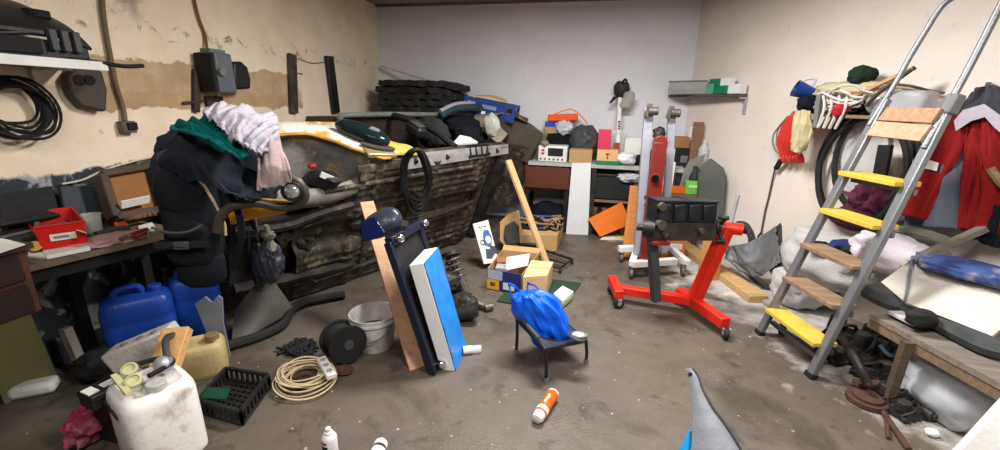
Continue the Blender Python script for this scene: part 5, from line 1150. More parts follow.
# big grey plastic liner and grey panel at the right end
pl = (P(712,200,y=4.75), V((-.12,-.97,.2)).normalized()); qq = [P(u,v,plane=pl) for u,v in ((699,222),(722,228),(727,178),(724,168),(711,158),(703,164),(698,174),(697,196))]
m = MB(); m.poly(qq,.03); o = m.build('wheel_arch_liner', M('liner_grey',(82,84,80),.5,dirt=.5,dcol=(52,54,52),scale=4), bevel=.012); tag(o,'large dark grey plastic panel with a pointed top at the right wall behind the engine','car part')
m = MB(); pl = (P(690,175,y=4.99), V((.05,-.97,.15)).normalized()); qq = [P(u,v,plane=pl) for u,v in ((678,192),(684,192),(700,166),(706,154),(700,156),(690,160),(684,170))]; m.poly(qq,.012); tag(m.build('saw_blade', M('blade_grey',(150,148,142),.35,metal=.6,dirt=.5)),'grey curved metal blade leaning in front of the brown board','blade')
# ------------------------------------------------------------------ shelf in the right back corner
zsh = P(748,94,wall=.02).z
p0 = P(748,94,wall=.005); p0.z = zsh; far = V((WP.x,YB-.01,zsh)); al = (far-p0).normalized()
far = p0+al*((far-p0).length-.05)
q = [p0+WN*.0+V((0,0,0)), p0+WN*.10, P(668,96,y=YB-.03), far]; q[2].z = zsh
t = thing('corner_shelf','grey shelf board high in the right back corner of the room','shelf',q[3])
m = MB(); m.hexa([p-V((0,0,.025)) for p in q]+[p for p in q]); m.build('shelf_board', M('shelf_grey',(82,80,76),.6,dirt=.4), t)
m = MB(); a = p0-V((0,0,.03)); m.bar(a+WN*.012,a+WN*.012-V((0,0,.16)),.02,.02,WN); m.bar(a+WN*.012-V((0,0,.008)),a+WN*.09-V((0,0,.008)),.018,.015); m.build('bracket', lgrey, t)
def shf(u, off): 
    p = P(u,92,wall=off); p.z = zsh; return p
t = thing('tray','translucent grey plastic tray on the corner shelf','tray',shf(690,.12))
a, b = P(668,90,y=5.42), P(706,90,wall=.14); a.z = b.z = zsh+.002; hh = P(690,82,y=5.3).z-zsh
e = (b-a); n = V((-e.y,e.x,0)).normalized()*.12; 
m = MB(); m.hexa([a,b,b+n,a+n]+[p+V((0,0,hh)) for p in (a,b,b+n,a+n)]); m.build('tray_body', M('tray_grey',(170,172,170),.4,dirt=.3,alpha=.6), t, bevel=.008)
m = MB(); m.bar(a+V((0,0,hh+.006)),b+V((0,0,hh+.006)),.02,.014); m.build('rim', grey, t)
def sbox(name, label, u0, u1, vb, vt, off, mt, zb=None, dep=.10):
    a, b = P(u0,90,wall=off), P(u1,90,wall=off); z0 = zsh+.002 if zb is None else zb; um = (u0+u1)/2
    h = P(um,vt,wall=off).z-z0; e = (b-a); e.z = 0; a.z = b.z = z0; n = -WN*dep
    m = MB(); m.hexa([a,b,b+n,a+n]+[p+V((0,0,h)) for p in (a,b,b+n,a+n)]); tag(m.build(name, mt, bevel=.003),label,'box'); return z0+h
grn = M('box_green',(18,118,82),.5,dirt=.2)
z1 = sbox('green_box','green box in the lower row on the corner shelf, beside the white box',713,726,94,86,.15,grn)
sbox('green_box','pale-fronted green box at the end of the grey tray on the corner shelf',706,712.5,94,84,.16,M('box_green_pale',(90,160,130),.5),dep=.08)
z2 = sbox('green_box','green box stacked on top of the lower green box on the corner shelf',708,718,86,79,.15,grn,zb=z1+.002,dep=.08)
sbox('white_carton','small white carton stacked on the green boxes on the corner shelf',719,727,86,78,.15,white,zb=z1+.002,dep=.08)
sbox('white_carton','white carton at the near end of the corner shelf',726.5,738,94,84,.13,white)

# ------------------------------------------------------------------ engine stand, block, hoist and dolly
N1, R1, L1, L2 = F(725,339), F(676,303), F(618,308), F(612,294)
zb = .11
t = thing('engine_stand','bright red engine stand with a leaning upright and four casters','engine stand',(N1+R1+L1+L2)/4)
rm, lm = (N1+R1)/2, (L1+L2)/2; axs = (rm-lm).normalized(); cr_ = (N1-R1).normalized()
up = V((0,0,zb))
m = MB(); m.bar(N1+up-cr_*.02,R1+up+cr_*.02,.075,.075); m.build('rear_crossbar', red, t, bevel=.005)
m = MB(); m.bar(L1+up,L2+up+(L2-L1)*.25,.07,.07); m.build('front_crossbar', red, t, bevel=.005)
base = R1+(N1-R1)*.33
m = MB(); m.bar(lm+up+V((0,0,.0)),base+up,.07,.065); m.build('base_beam', red, t, bevel=.005)
Tt = P(727,228,plane=(base,cr_)); 
m = MB(); m.bar(base+V((0,0,zb-.03)),Tt,.075,.09,cr_); m.build('upright', red, t, bevel=.005)
hd = (lm-base).normalized()
m = MB(); m.cyl(Tt+hd*.04,Tt-hd*.10,.045,n=20); m.build('head_tube', red, t)
m = MB(); m.cyl(Tt-hd*.10,Tt-hd*.13,.03,n=16); m.build('tube_plug', blackm, t)
m = MB(); m.cyl(Tt+hd*.04,Tt+hd*.075,.055,n=20)
for a in (-.7,.8,2.2,3.9):
    o_ = cr_*math.cos(a)+V((0,0,1))*math.sin(a); m.bar(Tt+hd*.075,Tt+hd*.075+o_*.13,.03,.018,hd); m.cyl(Tt+hd*.06+o_*.13,Tt+hd*.13+o_*.13,.016,n=10)
m.build('mounting_head', oily, t)
a, b = Tt-hd*.02+V((0,0,.045)), P(738,195,plane=(base,cr_)); m = MB(); m.tube([a,b],.014,10); m.build('handle', lgrey, t)
for k,p in enumerate((N1,R1,L1,L2)):
    m = MB(); r = .042; ax_ = cr_ if k > 1 else hd
    m.cyl(p-ax_*.017+V((0,0,r)),p+ax_*.017+V((0,0,r)),r,n=20); m.build('caster_wheel', rubber, t, bevel=.004)
    m = MB(); m.cyl(p-ax_*.021+V((0,0,r)),p+ax_*.021+V((0,0,r)),.018,n=12); m.bar(p+V((0,0,r))-ax_*.024,p+V((0,0,zb-.03))-ax_*.024,.03,.006,ax_); m.bar(p+V((0,0,r))+ax_*.024,p+V((0,0,zb-.03))+ax_*.024,.03,.006,ax_); m.bar(p+V((0,0,zb-.033))-ax_*.027,p+V((0,0,zb-.033))+ax_*.027,.03,.008); m.build('caster_fork', lgrey, t)
sb = lm+(base-lm)*.42; pb = P(656,300,plane=(base,cr_)); pb = V((pb.x,pb.y,zb+.03)); pt_ = P(652,236,plane=(base,cr_))
m = MB(); m.bar(pb,pt_,.06,.06,cr_); m.build('support_post', M('post_charcoal',(66,68,72),.5,dirt=.4), t, bevel=.004)
# engine block
def E(u, v, k=0): return P(u,v,plane=(base+cr_*k,cr_))
t = thing('engine_block','dark engine block bolted to the red engine stand','engine block',E(685,240))
blk = M('engine_dark',(30,34,42),.4,metal=.3,dirt=.6,dcol=(66,66,66),scale=9)
a, b = E(655,223,.05), E(716,223,.05); tl, tr = E(657,202,.05), E(718,203,.05); n = -cr_*.12
m = MB(); m.hexa([a,b,b+n,a+n,tl,tr,tr+n,tl+n]); m.build('crankcase', blk, t, bevel=.006)
cyls = []
for k in range(4):
    x = .12+.24*k; p0, p1 = lerp(a,b,x)+cr_*.006, lerp(tl,tr,x)+cr_*.006
    m = MB(); m.bar(lerp(p0,p1,.12),lerp(p0,p1,.92),.085,.03,cr_); m.build('cylinder_rib', blk, t, bevel=.01)
m = MB(); m.hexa([tl+cr_*.01,tr+cr_*.01,tr+n,tl+n]+[p+V((0,0,.012)) for p in (tl+cr_*.01,tr+cr_*.01,tr+n,tl+n)]); m.build('deck_face', blk, t)
c0, d0 = E(650,241,.04), E(717,241,.04); n2 = -cr_*.10
m = MB(); m.hexa([c0,d0,d0+n2,c0+n2,a,b,b+n,a+n]); m.build('lower_casing', M('casing_grey_brown',(58,56,54),.45,metal=.4,dirt=.7,dcol=(96,90,82),scale=8), t, bevel=.006)
m = MB(); p = lerp(E(660,212,.155),E(660,212,.155),0)
for (u,v,r) in ((661,206,.028),(660,224,.035),(664,234,.016),(700,230,.02)):
    q_ = E(u,v,.06); mm = MB(); mm.cyl(q_-cr_*.01,q_+cr_*.03,r,n=14); mm.build('boss', tarnish, t)
m.bm.free()
m = MB(); q_ = E(647,228,.0); m.cyl(q_+hd*.03,q_-hd*.05,.055,n=18); m.cyl(q_+hd*.07,q_+hd*.03,.025,n=12); m.build('pulley', oily, t)
m = MB(); m.bar(E(653,243,.08),E(668,243,.08),.02,.05,cr_); m.build('red_bracket', darkred, t)
# white dolly
D1, D2 = F(625,268), F(667,272); 
yd = (D1.y+D2.y)/2+.05
t = thing('dolly','white steel dolly on casters behind the red engine stand','dolly',V(((D1.x+D2.x)/2,yd,0)))
zd = .14
m = MB(); a, b = P(619,249,z=zd), P(683,246,z=zd); c_, d_ = P(632,264,z=zd), P(676,261,z=zd)
m.bar(a,b,.06,.06); m.bar(c_,d_,.06,.06); e_ = P(662,240,z=zd); m.bar(e_,P(688,263,z=zd),.05,.05); m.bar(lerp(a,b,.28),c_,.06,.055); m.build('frame', white, t, bevel=.004)
for p in (c_,P(684,262,z=zd),a+(b-a)*.05,b-(b-a)*.08):
    r = .045; q_ = V((p.x,p.y,0)); m = MB(); m.cyl(q_+V((-.015,0,r)),q_+V((.015,0,r)),r,n=18); m.build('caster_wheel', M('grey_wheel',(96,92,90),.6), t, bevel=.004)
    m = MB(); m.bar(q_+V((-.02,0,r)),q_+V((-.02,0,zd-.03)),.03,.006,(1,0,0)); m.bar(q_+V((.02,0,r)),q_+V((.02,0,zd-.03)),.03,.006,(1,0,0)); m.bar(q_+V((-.023,0,zd-.034)),q_+V((.023,0,zd-.034)),.03,.008); m.build('caster_fork', steel, t)
# engine hoist
yh = 4.02
t = thing('engine_hoist','folded engine hoist with two tall silver posts and a worn red beam','engine hoist',P(645,258,y=yh))
def H(u, v, k=0): return P(u,v,y=yh+k)
silver = M('silver_paint',(172,176,190),.4,metal=.4,dirt=.35,dcol=(120,122,130))
zdk = zd+.034
lo = H(640,250); lo.z = zdk
m = MB(); m.bar(lo+V((-.02,0,0)),H(649,108),.075,.09,(0,1,0)); m.build('post', silver, t, bevel=.006)
lo2 = H(664,250,.1); lo2.z = zdk
m = MB(); m.bar(lo2,H(672,109,.1),.065,.08,(0,1,0)); m.build('post', silver, t, bevel=.006)
for (u,v,k) in ((652,111,-.06),(674,113,.04)):
    m = MB(); p = H(u,v,k); m.cyl(p+V((-.03,-.02,-.0)),p+V((.05,-.02,0)),.035,n=16); m.bar(p+V((-.045,0,-.05)),p+V((-.02,0,.06)),.04,.05,(0,1,0)); m.build('roller_clamp', tarnish, t, bevel=.004)
m = MB(); a = H(646,255,-.10); a.z = zdk; p = H(660,142,-.10); m.bar(a,p,.115,.10,(0,1,0)); m.cyl(p+V((0,-.044,0)),p+V((0,.044,0)),.0575,n=22); m.build('boom', M('boom_red',(116,36,28),.4,dirt=.6,dcol=(72,36,30),scale=7), t, bevel=.006)
m = MB(); p = H(655,178,-.16); m.cyl(p+V((0,.01,0)),p-V((0,.02,0)),.032,n=16); m.build('pivot_bolt', chrome, t)
m = MB(); p = H(659,133,.0); m.blob(p,(.055,.04,.055),3,.25,2,3); m.build('chain_hook', oily, t)
m = MB(); m.bar(H(650,252,.02).xy.to_3d()+V((0,0,zdk)),H(649,150,.05),.05,.06,(0,1,0)); m.build('ram', M('ram_dark',(70,48,46),.4,metal=.3,dirt=.5), t)
for v in (196,204,212):
    p = H(645,v,-.05); m = MB(); m.cyl(p,p-V((0,.012,0)),.010,n=10); m.build('bolt', chrome, t)
# orange boards
f0 = P(600,237,z=.015); pl = (f0,V((.10,-1,.22)).normalized())
qq = [P(u,v,plane=pl) for u,v in ((600,237),(631,224),(622,202),(588,219))]
m = MB(); m.poly(qq,.022); tag(m.build('orange_sheet', orange, bevel=.003),'flat orange board standing askew against the jars under the back bench','panel')
lo = P(629,243,y=4.35); lo.z = .004; hi = P(636,186,y=4.58); m = MB(); m.bar(lo,hi,.12,.03,(0,-1,.2)); tag(m.build('orange_plank', wood('honey_wood',(196,128,62),(158,96,44)), bevel=.003),'tall honey brown plank leaning upright left of the hoist','plank')
m = MB(); q = [F(600,240),F(634,240),F(630,228),F(612,230)]; m.poly([p+V((0,0,.008)) for p in q],.006); tag(m.build('yellow_white_sheet', flaked_mat('yellow_white_print',(232,232,226),[((236,200,40),6,.5,.54,1)])),'white and yellow printed sheet on the floor below the orange panel','sheet')
# boxes beyond the engine
zc_ = .63
bx('orange_box','long orange box behind the engine block, left of the bright green box','box',657,686,196,187,4.83,.10,M('box_orange',(232,110,26),.5,dirt=.2),z0=zc_)
t, c, w, h, Mx, o = pbx('green_carton','bright green carton behind the engine block','carton','carton_body',685.5,703,196,182,4.82,.09,lime,z0=zc_)
m = MB(Mx); m.box((0,-.052,.02),(w*.7,.004,.03)); m.build('pale_print', M('print_pale_green',(206,240,186),.6), t)
c = P(694,180,y=4.97); m = MB(Matrix.Translation((c.x,4.975,zc_+.0))); hh = P(694,166,y=4.97).z-zc_; m.lathe([(.05,0),(.055,.01),(.055,hh*.6),(.025,hh*.85),(.022,hh)],18); tag(m.build('dark_bottle', M('bottle_dark',(50,54,60),.25,dirt=.3)),'dark bottle behind the bright green carton','bottle')
c = F(672,246); bx('orange_crate','orange wooden box on the floor seen beneath the engine block','box',661,685,262,238,4.46,.12,M('crate_orange',(206,116,44),.6,dirt=.4),z0=.002)
# ------------------------------------------------------------------ ladder
FA_, FB_ = F(810,377), F(759,334)
ab = (FB_-FA_).normalized(); pn = V((-ab.y,ab.x,0)); 
if pn.x < 0: pn = -pn
la = math.radians(76.5); ld = pn*math.cos(la)+V((0,0,1))*math.sin(la); ln = ab.cross(ld).normalized()
if ln.x > 0: ln = -ln
t = thing('ladder','tall aluminium step ladder with yellow and wooden treads leaning at the right wall','ladder',(FA_+FB_)/2)
Wd = (FB_-FA_).length
def LP(u, v): return P(u,v,plane=(FA_,ln))
def _rd(f, p):
    d = p-f; return d/d.dot(ld)
rA, rB = _rd(FA_,LP(960,85)), _rd(FB_,LP(892,89))
def LD(s, k): return lerp(FA_+rA*s, FB_+rB*s, k)       # s along the rail, k across 0..1
def LP(u, v): return P(u,v,plane=(FA_,ln))
def lcoord(p): return (p-FA_).dot(ld)
for k in (0,1):
    m = MB(); top = lcoord(LP(945,85)) if k == 0 else lcoord(LP(893,88))
    m.bar(LD(0,k),LD(1.66,k),.036,.05,ab); m.build('rail', alu, t, bevel=.006)
    m = MB(); m.bar(LD(0,k)+ln*.0,LD(.03,k),.042,.058,ab); m.build('rubber_foot', rubber, t)
hp0 = LP(892,88); 
m = MB(); m.tube(path([LD(1.50,1)+ln*.02,LP(895,84),LP(910,57),LP(927,29),LP(937,13),LP(948,1),LP(970,-12),LD(2.38,.25),LD(2.40,.03)]),.014,10); m.build('handrail', alu, t)
m = MB(); m.tube(path([LD(1.40,0)+ln*.02,LD(1.75,0),LD(2.12,.0),LD(2.4,.0)]),.016,10); m.build('handrail', alu, t)
m = MB(); m.bar(LD(1.58,0)-ab*.01,LD(1.68,0)-ab*.01,.055,.06,ab); m.build('joint_sleeve', grey, t, bevel=.01)
m = MB(); m.bar(LD(1.54,1)+ab*.01,LD(1.62,1)+ab*.01,.042,.05,ab); m.build('joint_sleeve', grey, t, bevel=.01)
# treads: measured at their left and right ends
for (ul,vl,ur,vr,nm,mt,dep) in ((767,308,822,343,'tread',yellow,.15),(783,277,842,305,'tread',oldwood,.15),(804,245,861,267,'tread',oldwood,.15),(822,211,880,226,'tread',yellow,.15),(842,174,902,184,'tread',yellow,.15)):
    sl, sr = lcoord(LP(ul,vl)), lcoord(LP(ur,vr)); s_ = (sl+sr)/2
    a, b = LD(s_,.97)+ln*.03, LD(s_,.03)+ln*.03
    m = MB(); m.bar(a+pn*.04,b+pn*.04,dep,.028,(0,0,1)); o = m.build(nm, mt, t, bevel=.004)
    mm = MB(); mm.bar(LD(s_-.035,1)+pn*.06,LD(s_-.035,0)+pn*.06,.02,.03,(0,0,1)); mm.build('tread_support', steel, t)
s_ = lcoord(LP(890,140))
o_ = ln*.045
def LQ(u, v): return P(u,v,plane=(FA_+o_,ln))
m = MB(); m.poly([LQ(865,135),LQ(919,141),LQ(931,125),LQ(876,121)],.022); m.build('platform_board', wood('platform_pale',(190,160,132),(146,112,86)), t, bevel=.002)
m = MB(); m.poly([LQ(877,120),LQ(931,123),LQ(941,108),LQ(887,107)],.022); m.build('platform_board', wood('platform_brown',(172,138,106),(132,100,74)), t, bevel=.002)
m = MB(); m.bar(LD(.10,1)+pn*.05,LD(.10,0)+pn*.05,.025,.03,(0,0,1)); m.bar(LD(.18,1)+pn*.12,LD(.18,0)+pn*.12,.02,.03,(0,0,1)); m.build('lower_brace', steel, t)

# ------------------------------------------------------------------ right wall: hanging things
def W(u, v, o=.05): return P(u,v,wall=o)
def wgrid(rows, nu=44, nv=52, fold=.03, th=.008, seed=0, freq=6, mif=None):
    R = [path(r, 6) for r in rows]; n = len(R[0])
    def fn(i, j):
        k = j*(len(R)-1); a = min(int(k), len(R)-2); f = k-a; x = i*(n-1); b = min(int(x), n-2); g = x-b
        p = lerp(lerp(R[a][b],R[a][b+1],g),lerp(R[a+1][b],R[a+1][b+1],g),f)
        return p+WN*(fold*(.5-1.7*abs(noise.noise(V((i*freq*.7+seed+j*.4,j*.9,seed)))))+fold*.4*(.4-1.5*abs(noise.noise(V((i*freq*1.6,j*2.5,seed))))))
    return MB().grid(fn, nu, nv, th, mif)
t = thing('work_jacket','red and slate grey work jacket hanging on the right wall behind the ladder','jacket',W(960,245,.1))
m = wgrid([[W(955,112,.10),W(985,92,.12),W(1030,100,.10)],[W(925,150,.12),W(960,140,.18),W(1030,150,.12)],[W(908,190,.12),W(950,185,.19),W(1030,200,.12)],[W(898,228,.10),W(945,228,.17),W(1020,240,.10)]],fold=.05,seed=3)
m.build('body', greycloth, t, angle=180)
m = wgrid([[W(948,118,.17),W(962,112,.20),W(974,116,.2)],[W(926,150,.18),W(944,146,.22),W(962,152,.2)],[W(908,182,.18),W(926,180,.22),W(945,186,.2)],[W(896,214,.17),W(910,216,.21),W(928,220,.18)]],fold=.03,seed=8,freq=4)
m.build('sleeve', redcloth, t, angle=180)
m = MB(); m.poly([W(927,159,.225),W(939,163,.225),W(937,171,.225),W(924,168,.225)],.006); m.build('reflective_stripe', paper, t)
m = wgrid([[W(968,128,.2),W(985,118,.22),W(1004,124,.2)],[W(965,160,.22),W(985,158,.24),W(1008,162,.2)],[W(963,195,.22),W(984,195,.24),W(1010,200,.2)],[W(962,228,.18),W(980,232,.2),W(1000,236,.17)]],fold=.04,seed=13,freq=5)
m.build('front_panel', redcloth, t, angle=180)
m = wgrid([[W(975,92,.16),W(988,85,.18),W(1015,92,.14)],[W(958,108,.17),W(985,100,.22),W(1020,108,.16)],[W(952,124,.18),W(980,118,.24),W(1020,128,.18)]],fold=.04,seed=17,freq=5)
m.build('hood', M('hood_charcoal',(60,62,70),.9,bump=.4,bscale=150), t, angle=180)
m = MB(); m.poly([W(955,121,.25),W(964,110,.26),W(985,104,.27),W(1002,116,.26),W(1006,136,.25),W(996,128,.26),W(986,117,.27),W(972,121,.27),W(957,131,.25)],.008); m.build('white_yoke', whitecloth, t)
m = MB(); m.bar(W(988,84,.0),W(988,84,.12),.02,.02); m.build('hanging_loop', steel, t)
m = wgrid([[W(985,205,.2),W(1000,205,.2),W(1015,208,.18)],[W(982,228,.18),W(994,232,.2),W(1010,236,.16)],[W(975,238,.17),W(990,246,.18),W(1005,248,.15)]],fold=.03,seed=23); m.build('lining', blackcloth, t, angle=180)
# black hoses in big loops
def wloop(c, ru, rv, off, r, k, ph=0, tilt=0.0):
    m = MB(); pts = []
    for i in range(40):
        a = 2*PI*i/40; u = ru*math.cos(a); v = rv*math.sin(a)
        pts.append(W(c[0]+u*math.cos(tilt)-v*math.sin(tilt),c[1]+u*math.sin(tilt)+v*math.cos(tilt),off+.012*math.sin(3*a+ph)))
    m.tube(pts,r,8,True); return m
hl = [((868,168),48,62,.05,.024,.35),((872,160),36,52,.09,.020,.30),((862,172),42,56,.12,.018,.4)]
for k,(c,ru,rv,off,r,tl) in enumerate(hl):
    o = wloop(c,ru,rv,off,r,k,k,tl).build('hose', rubber); tag(o,['widest loop of black hose hung on the right wall behind the ladder','smallest inner loop of black hose hung on the right wall behind the ladder','middle loop of black hose hung on the right wall behind the ladder'][k],'hose','black hose loops on the right wall')
m = MB(); m.tube(path([W(802,127,.14),W(820,119,.15),W(850,109,.15),W(885,105,.13)]),.016,8); tag(m.build('black_rod', blackm),'curved black rod sticking out above the hose loops','rod')
m = wgrid([[W(838,118,.03),W(862,114,.03),W(888,118,.03)],[W(832,150,.03),W(860,150,.03),W(890,150,.03)],[W(842,190,.03),W(864,195,.03),W(885,190,.03)]],fold=.02,seed=29); tag(m.build('white_sheet', sack, angle=180),'white plastic sheet on the wall seen through the hose loops','sheet')
m = MB(); m.blob(W(872,196,.14),(.13,.06,.12),31,.3,2,4,ridge=.1); tag(m.build('burgundy_bag', M('burgundy',(84,28,54),.8,dirt=.4,bump=.4)),'dark burgundy bag hanging behind the ladder below the hose loops','bag')
m = MB(); m.blob(W(858,216,.16),(.15,.07,.09),32,.3,2,4,ridge=.1); tag(m.build('maroon_cloth', M('maroon',(76,30,36),.9,dirt=.4,bump=.4)),'dark maroon cloth hanging under the burgundy bag','cloth')
m = MB(); m.bar(W(886,145,.12),W(870,228,.12),.08,.03,WN); tag(m.build('dark_post', blackm),'dark upright bar hanging on the wall behind the middle of the ladder','bar')
# shelf stuff: ropes, cloths, cap, cup
q = [W(803,122,.02),W(905,112,.02)]; zs2 = q[0].z
t = thing('rope_shelf','narrow wall shelf on the right wall buried under ropes and cloths','shelf',q[0])
a, b = W(814,118,.005), W(908,118,.005); a.z = b.z = W(830,117,.1).z
m = MB(); m.hexa([a,b,b+WN*.24,a+WN*.24]+[p+V((0,0,.022)) for p in (a,b,b+WN*.24,a+WN*.24)]); m.build('shelf_board', oldwood, t)
zsf = a.z+.022
def ws(u, o, h): 
    p = W(u,100,o); p.z = zsf+h; return p
m = MB(); rr = random.Random(5)
for k in range(6):
    c = ws(838+5*(k%3),.15+.02*k,.06+.022*k); m.tube([c+WD*(.12+.04*rr.random())*math.cos(x)+WN*.06*math.sin(x)+V((0,0,.03*math.sin(2*x+k))) for x in [i*PI/12 for i in range(24)]],.009,6,True)
for k in range(9): m.tube(path([ws(815+rr.uniform(0,50),.10+.14*rr.random(),.03+.13*rr.random()) for _ in range(6)]),.008,5)
for k in range(4): m.tube(path([ws(822+8*k,.24,.14),ws(826+7*k,.265,.04),ws(824+6*k,.26,-.10),ws(828+6*k,.255,-.02)]),.009,6)
tag(m.build('white_rope', M('rope_white',(206,200,192),.85,dirt=.5,bump=.6,bscale=80)),'heap of white rope on the right wall shelf','rope')
m = MB(); m.blob(ws(850,.13,.16),(.30,.09,.075),41,.3,2.2,4,ridge=.12,R=frame((0,0,0),WD,(0,0,1)).to_3x3()); tag(m.build('beige_cloth', beigecloth, angle=180),'beige cloth bunched at the back of the right wall shelf','cloth')
m = MB(); m.blob(ws(856,.16,.27),(.085,.07,.065),42,.2,2,4,flat=-.05); tag(m.build('knitted_hat', olive, angle=180),'dark green knitted hat on top of the beige cloth','hat')
m = MB(); m.blob(ws(842,.27,.03),(.05,.03,.045),43,.25,2,3); tag(m.build('red_pouch', M('small_red',(176,30,40),.7)),'small red pouch among the white rope','pouch')
m = MB(); c = ws(884,.15,.085); m.blob(c,(.10,.08,.085),44,.1,1.5,4); tag(m.build('clear_jar', clearp),'clear plastic tub on the wall shelf beside the white rope','tub')
m = MB(); c = ws(905,.14,.11); m.box((0,0,0),(.0,.0,.0)); m.bm.free(); m = MB(frame(c,WD,(0,0,1))); m.box((.03,0,-.02),(.24,.14,.14)); tag(m.build('milky_container', M('milky_white',(196,196,202),.4,dirt=.3,alpha=.6), bevel=.03),'milky white plastic container behind the ladder rail on the wall shelf','container')
m = MB(); m.blob(ws(890,.05,.16),(.10,.05,.12),45,.2,2,3); m.bm.free()
m = MB(); m.bar(ws(846,.22,.10),W(914,68,.22),.03,.02); tag(m.build('wooden_lath', wood('slat',(196,160,116),(150,112,76))),'pale wooden lath rising from the rope heap to the ladder rail','lath')
m = MB(); m.tube(path([W(866,106,.27),W(880,92,.27),W(900,78,.24),W(915,67,.22)]),.014,6); tag(m.build('dark_stick', M('stick',(70,58,50),.7)),'dark stick laid beside the pale lath above the wall shelf','stick')
m = MB(); m.tube(path([W(890,84,.06),W(910,86,.06),W(930,91,.06),W(944,93,.06)]),.010,6); tag(m.build('wall_hook_rod', M('rod_bronze',(110,92,74),.5,metal=.4)),'thin bronze rod on the right wall between the ladder rails','rod')
# cup on a hook
t = thing('blue_mug','dark blue mug hanging tipped at the left end of the rope shelf','mug',W(803,98,.15))
c = W(806,92,.17); ax = (W(795,88,.24)-c).normalized(); fr = frame(c-ax*.05,ax.orthogonal(),ax)
m = MB(fr); m.lathe([(.03,0),(.048,.006),(.055,.06),(.066,.135),(.062,.135),(.05,.06),(.03,.014)],26); m.build('mug_body', M('mug_blue',(22,56,130),.3,dirt=.2,bump=0), t)
m = MB(); p = c+V((.02,0,.05)); m.tube(path([c-ax*.03+V((0,0,.045)),c-ax*.02+V((.02,-.02,.10)),c+ax*.04+V((.02,-.01,.085)),c+ax*.05+V((0,0,.055))]),.010,6); m.build('handle', M('mug_pale',(200,204,206),.4), t)
m = MB(); m.tube([W(812,92,.0),c-ax*.04],.007,6); m.build('hook', steel, t)
# red straps and gloves
m = MB()
for k in range(7):
    u = 780+1.7*k; m.tube(path([W(795+k*.6,112,.10+.012*k),W(784+1.2*k,126,.12+.012*k),W(779+2.0*k,142,.12+.01*k),W(782+2.2*k,155,.11)]),.017,6)
for k in range(8): 
    rr = random.Random(k); m.tube(path([W(780+3*k,154,.11),W(781+3.1*k,158,.12),W(783+3*k+rr.uniform(-2,2),163,.10)]),.010,5)
tag(m.build('red_straps', M('strap_red',(204,50,36),.8,dirt=.4,bump=.4)),'bundle of red straps hanging at the left end of the wall shelf','straps')
m = wgrid([[W(798,112,.22),W(804,110,.24),W(812,112,.22)],[W(795,125,.24),W(803,124,.27),W(813,126,.23)],[W(793,140,.23),W(800,140,.26),W(812,140,.22)],[W(793,150,.21),W(799,153,.23),W(806,150,.2)]],fold=.04,seed=51); tag(m.build('beige_glove', beigecloth, angle=180),'pale beige glove hanging beside the red straps','glove')
m = MB(); c = ws(812,.16,.07); m.blob(c,(.10,.07,.075),52,.25,2,4,ridge=.1); tag(m.build('dark_bundle', blackcloth, angle=180),'dark cloth bundle at the left end of the rope shelf by the blue mug','bundle')
m = MB(); m.bar(ws(822,.25,-.10),ws(819,.25,.14),.035,.03,WN); tag(m.build('grey_bracket_arm', grey),'short upright grey bar standing in front of the white rope','bar')
m = MB(); m.tube(path([W(788,116,.08),W(774,134,.07),W(774,148,.07),W(782,156,.09)]),.007,6); m.tube(path([W(792,114,.08),W(778,130,.06),W(777,146,.06)]),.006,6); tag(m.build('thin_string', M('cord_olive',(130,120,100),.7)),'thin string loop hanging left of the red straps','string')
t = thing('chain_hook','thin chain with a black clip and a hook hanging down the right wall','chain',W(762,242,.02))
m = MB(); m.bar(W(781,160,.08),W(776,169,.05),.035,.035,WN); m.build('clip', blackm, t, bevel=.004)
m = MB(); m.tube(path([W(775,169,.03),W(772,182,.02),W(769,196,.02),W(765,212,.02),W(761,234,.02)]),.007,6); m.build('chain', M('dark_chain',(70,66,66),.5,metal=.4), t)
m = MB(); m.tube(path([W(761,233,.02),W(758,238,.02),W(761,242,.025),W(766,238,.025)]),.010,6); m.build('hook', oily, t)

# ------------------------------------------------------------------ along the right wall on the floor
m = wgrid([[W(726,246,.40),W(748,243,.42),W(778,226,.16)],[W(728,258,.46),W(752,262,.42),W(780,244,.18)],[W(742,270,.42),W(760,276,.36),W(783,262,.2)]],fold=.05,th=.012,seed=61)
o = m.build('liner', M('liner_grey2',(104,106,108),.45,dirt=.5,dcol=(66,66,66)), angle=180); tag(o,'grey moulded wheel arch liner against the right wall behind the engine stand','car part')
pl = (W(776,240,.16),WN); m = MB(); m.poly([P(u,v,plane=pl) for u,v in ((768,236),(781,223),(782,226),(783,262),(776,280),(770,270))],.012); tag(m.build('black_fin', dgrey),'dark upright plastic fin at the right end of the grey wheel arch liner','car part')
m = MB(); m.tube(path([W(738,224,.40),W(746,226,.40),W(752,240,.38),W(746,250,.38)]),.03,8); tag(m.build('bent_tube', M('tube_dark',(66,66,68),.4,metal=.4)),'dark bent tube standing behind the head of the engine stand','tube')
def floorplank(name, label, p0, p1, w, th, mt, z=.0):
    a, b = F(*p0), F(*p1); a.z = b.z = z+th/2+.002; m = MB(); m.bar(a,b,w,th); tag(m.build(name,mt,bevel=.003),label,'plank')
floorplank('plank','thick yellowish plank lying on the floor under the engine block',(682,247),(758,303),.16,.06,wood('yellow_pine',(196,164,112),(152,118,76)))
floorplank('plank','greyish white board on the floor between the thick plank and the right wall',(696,244),(786,318),.10,.03,M('whitish_board',(176,168,160),.8,dirt=.5))
floorplank('plank','narrow dark steel profile lying on the floor beside the right wall',(728,258),(768,290),.07,.03,M('profile_grey',(112,110,108),.5,metal=.4))
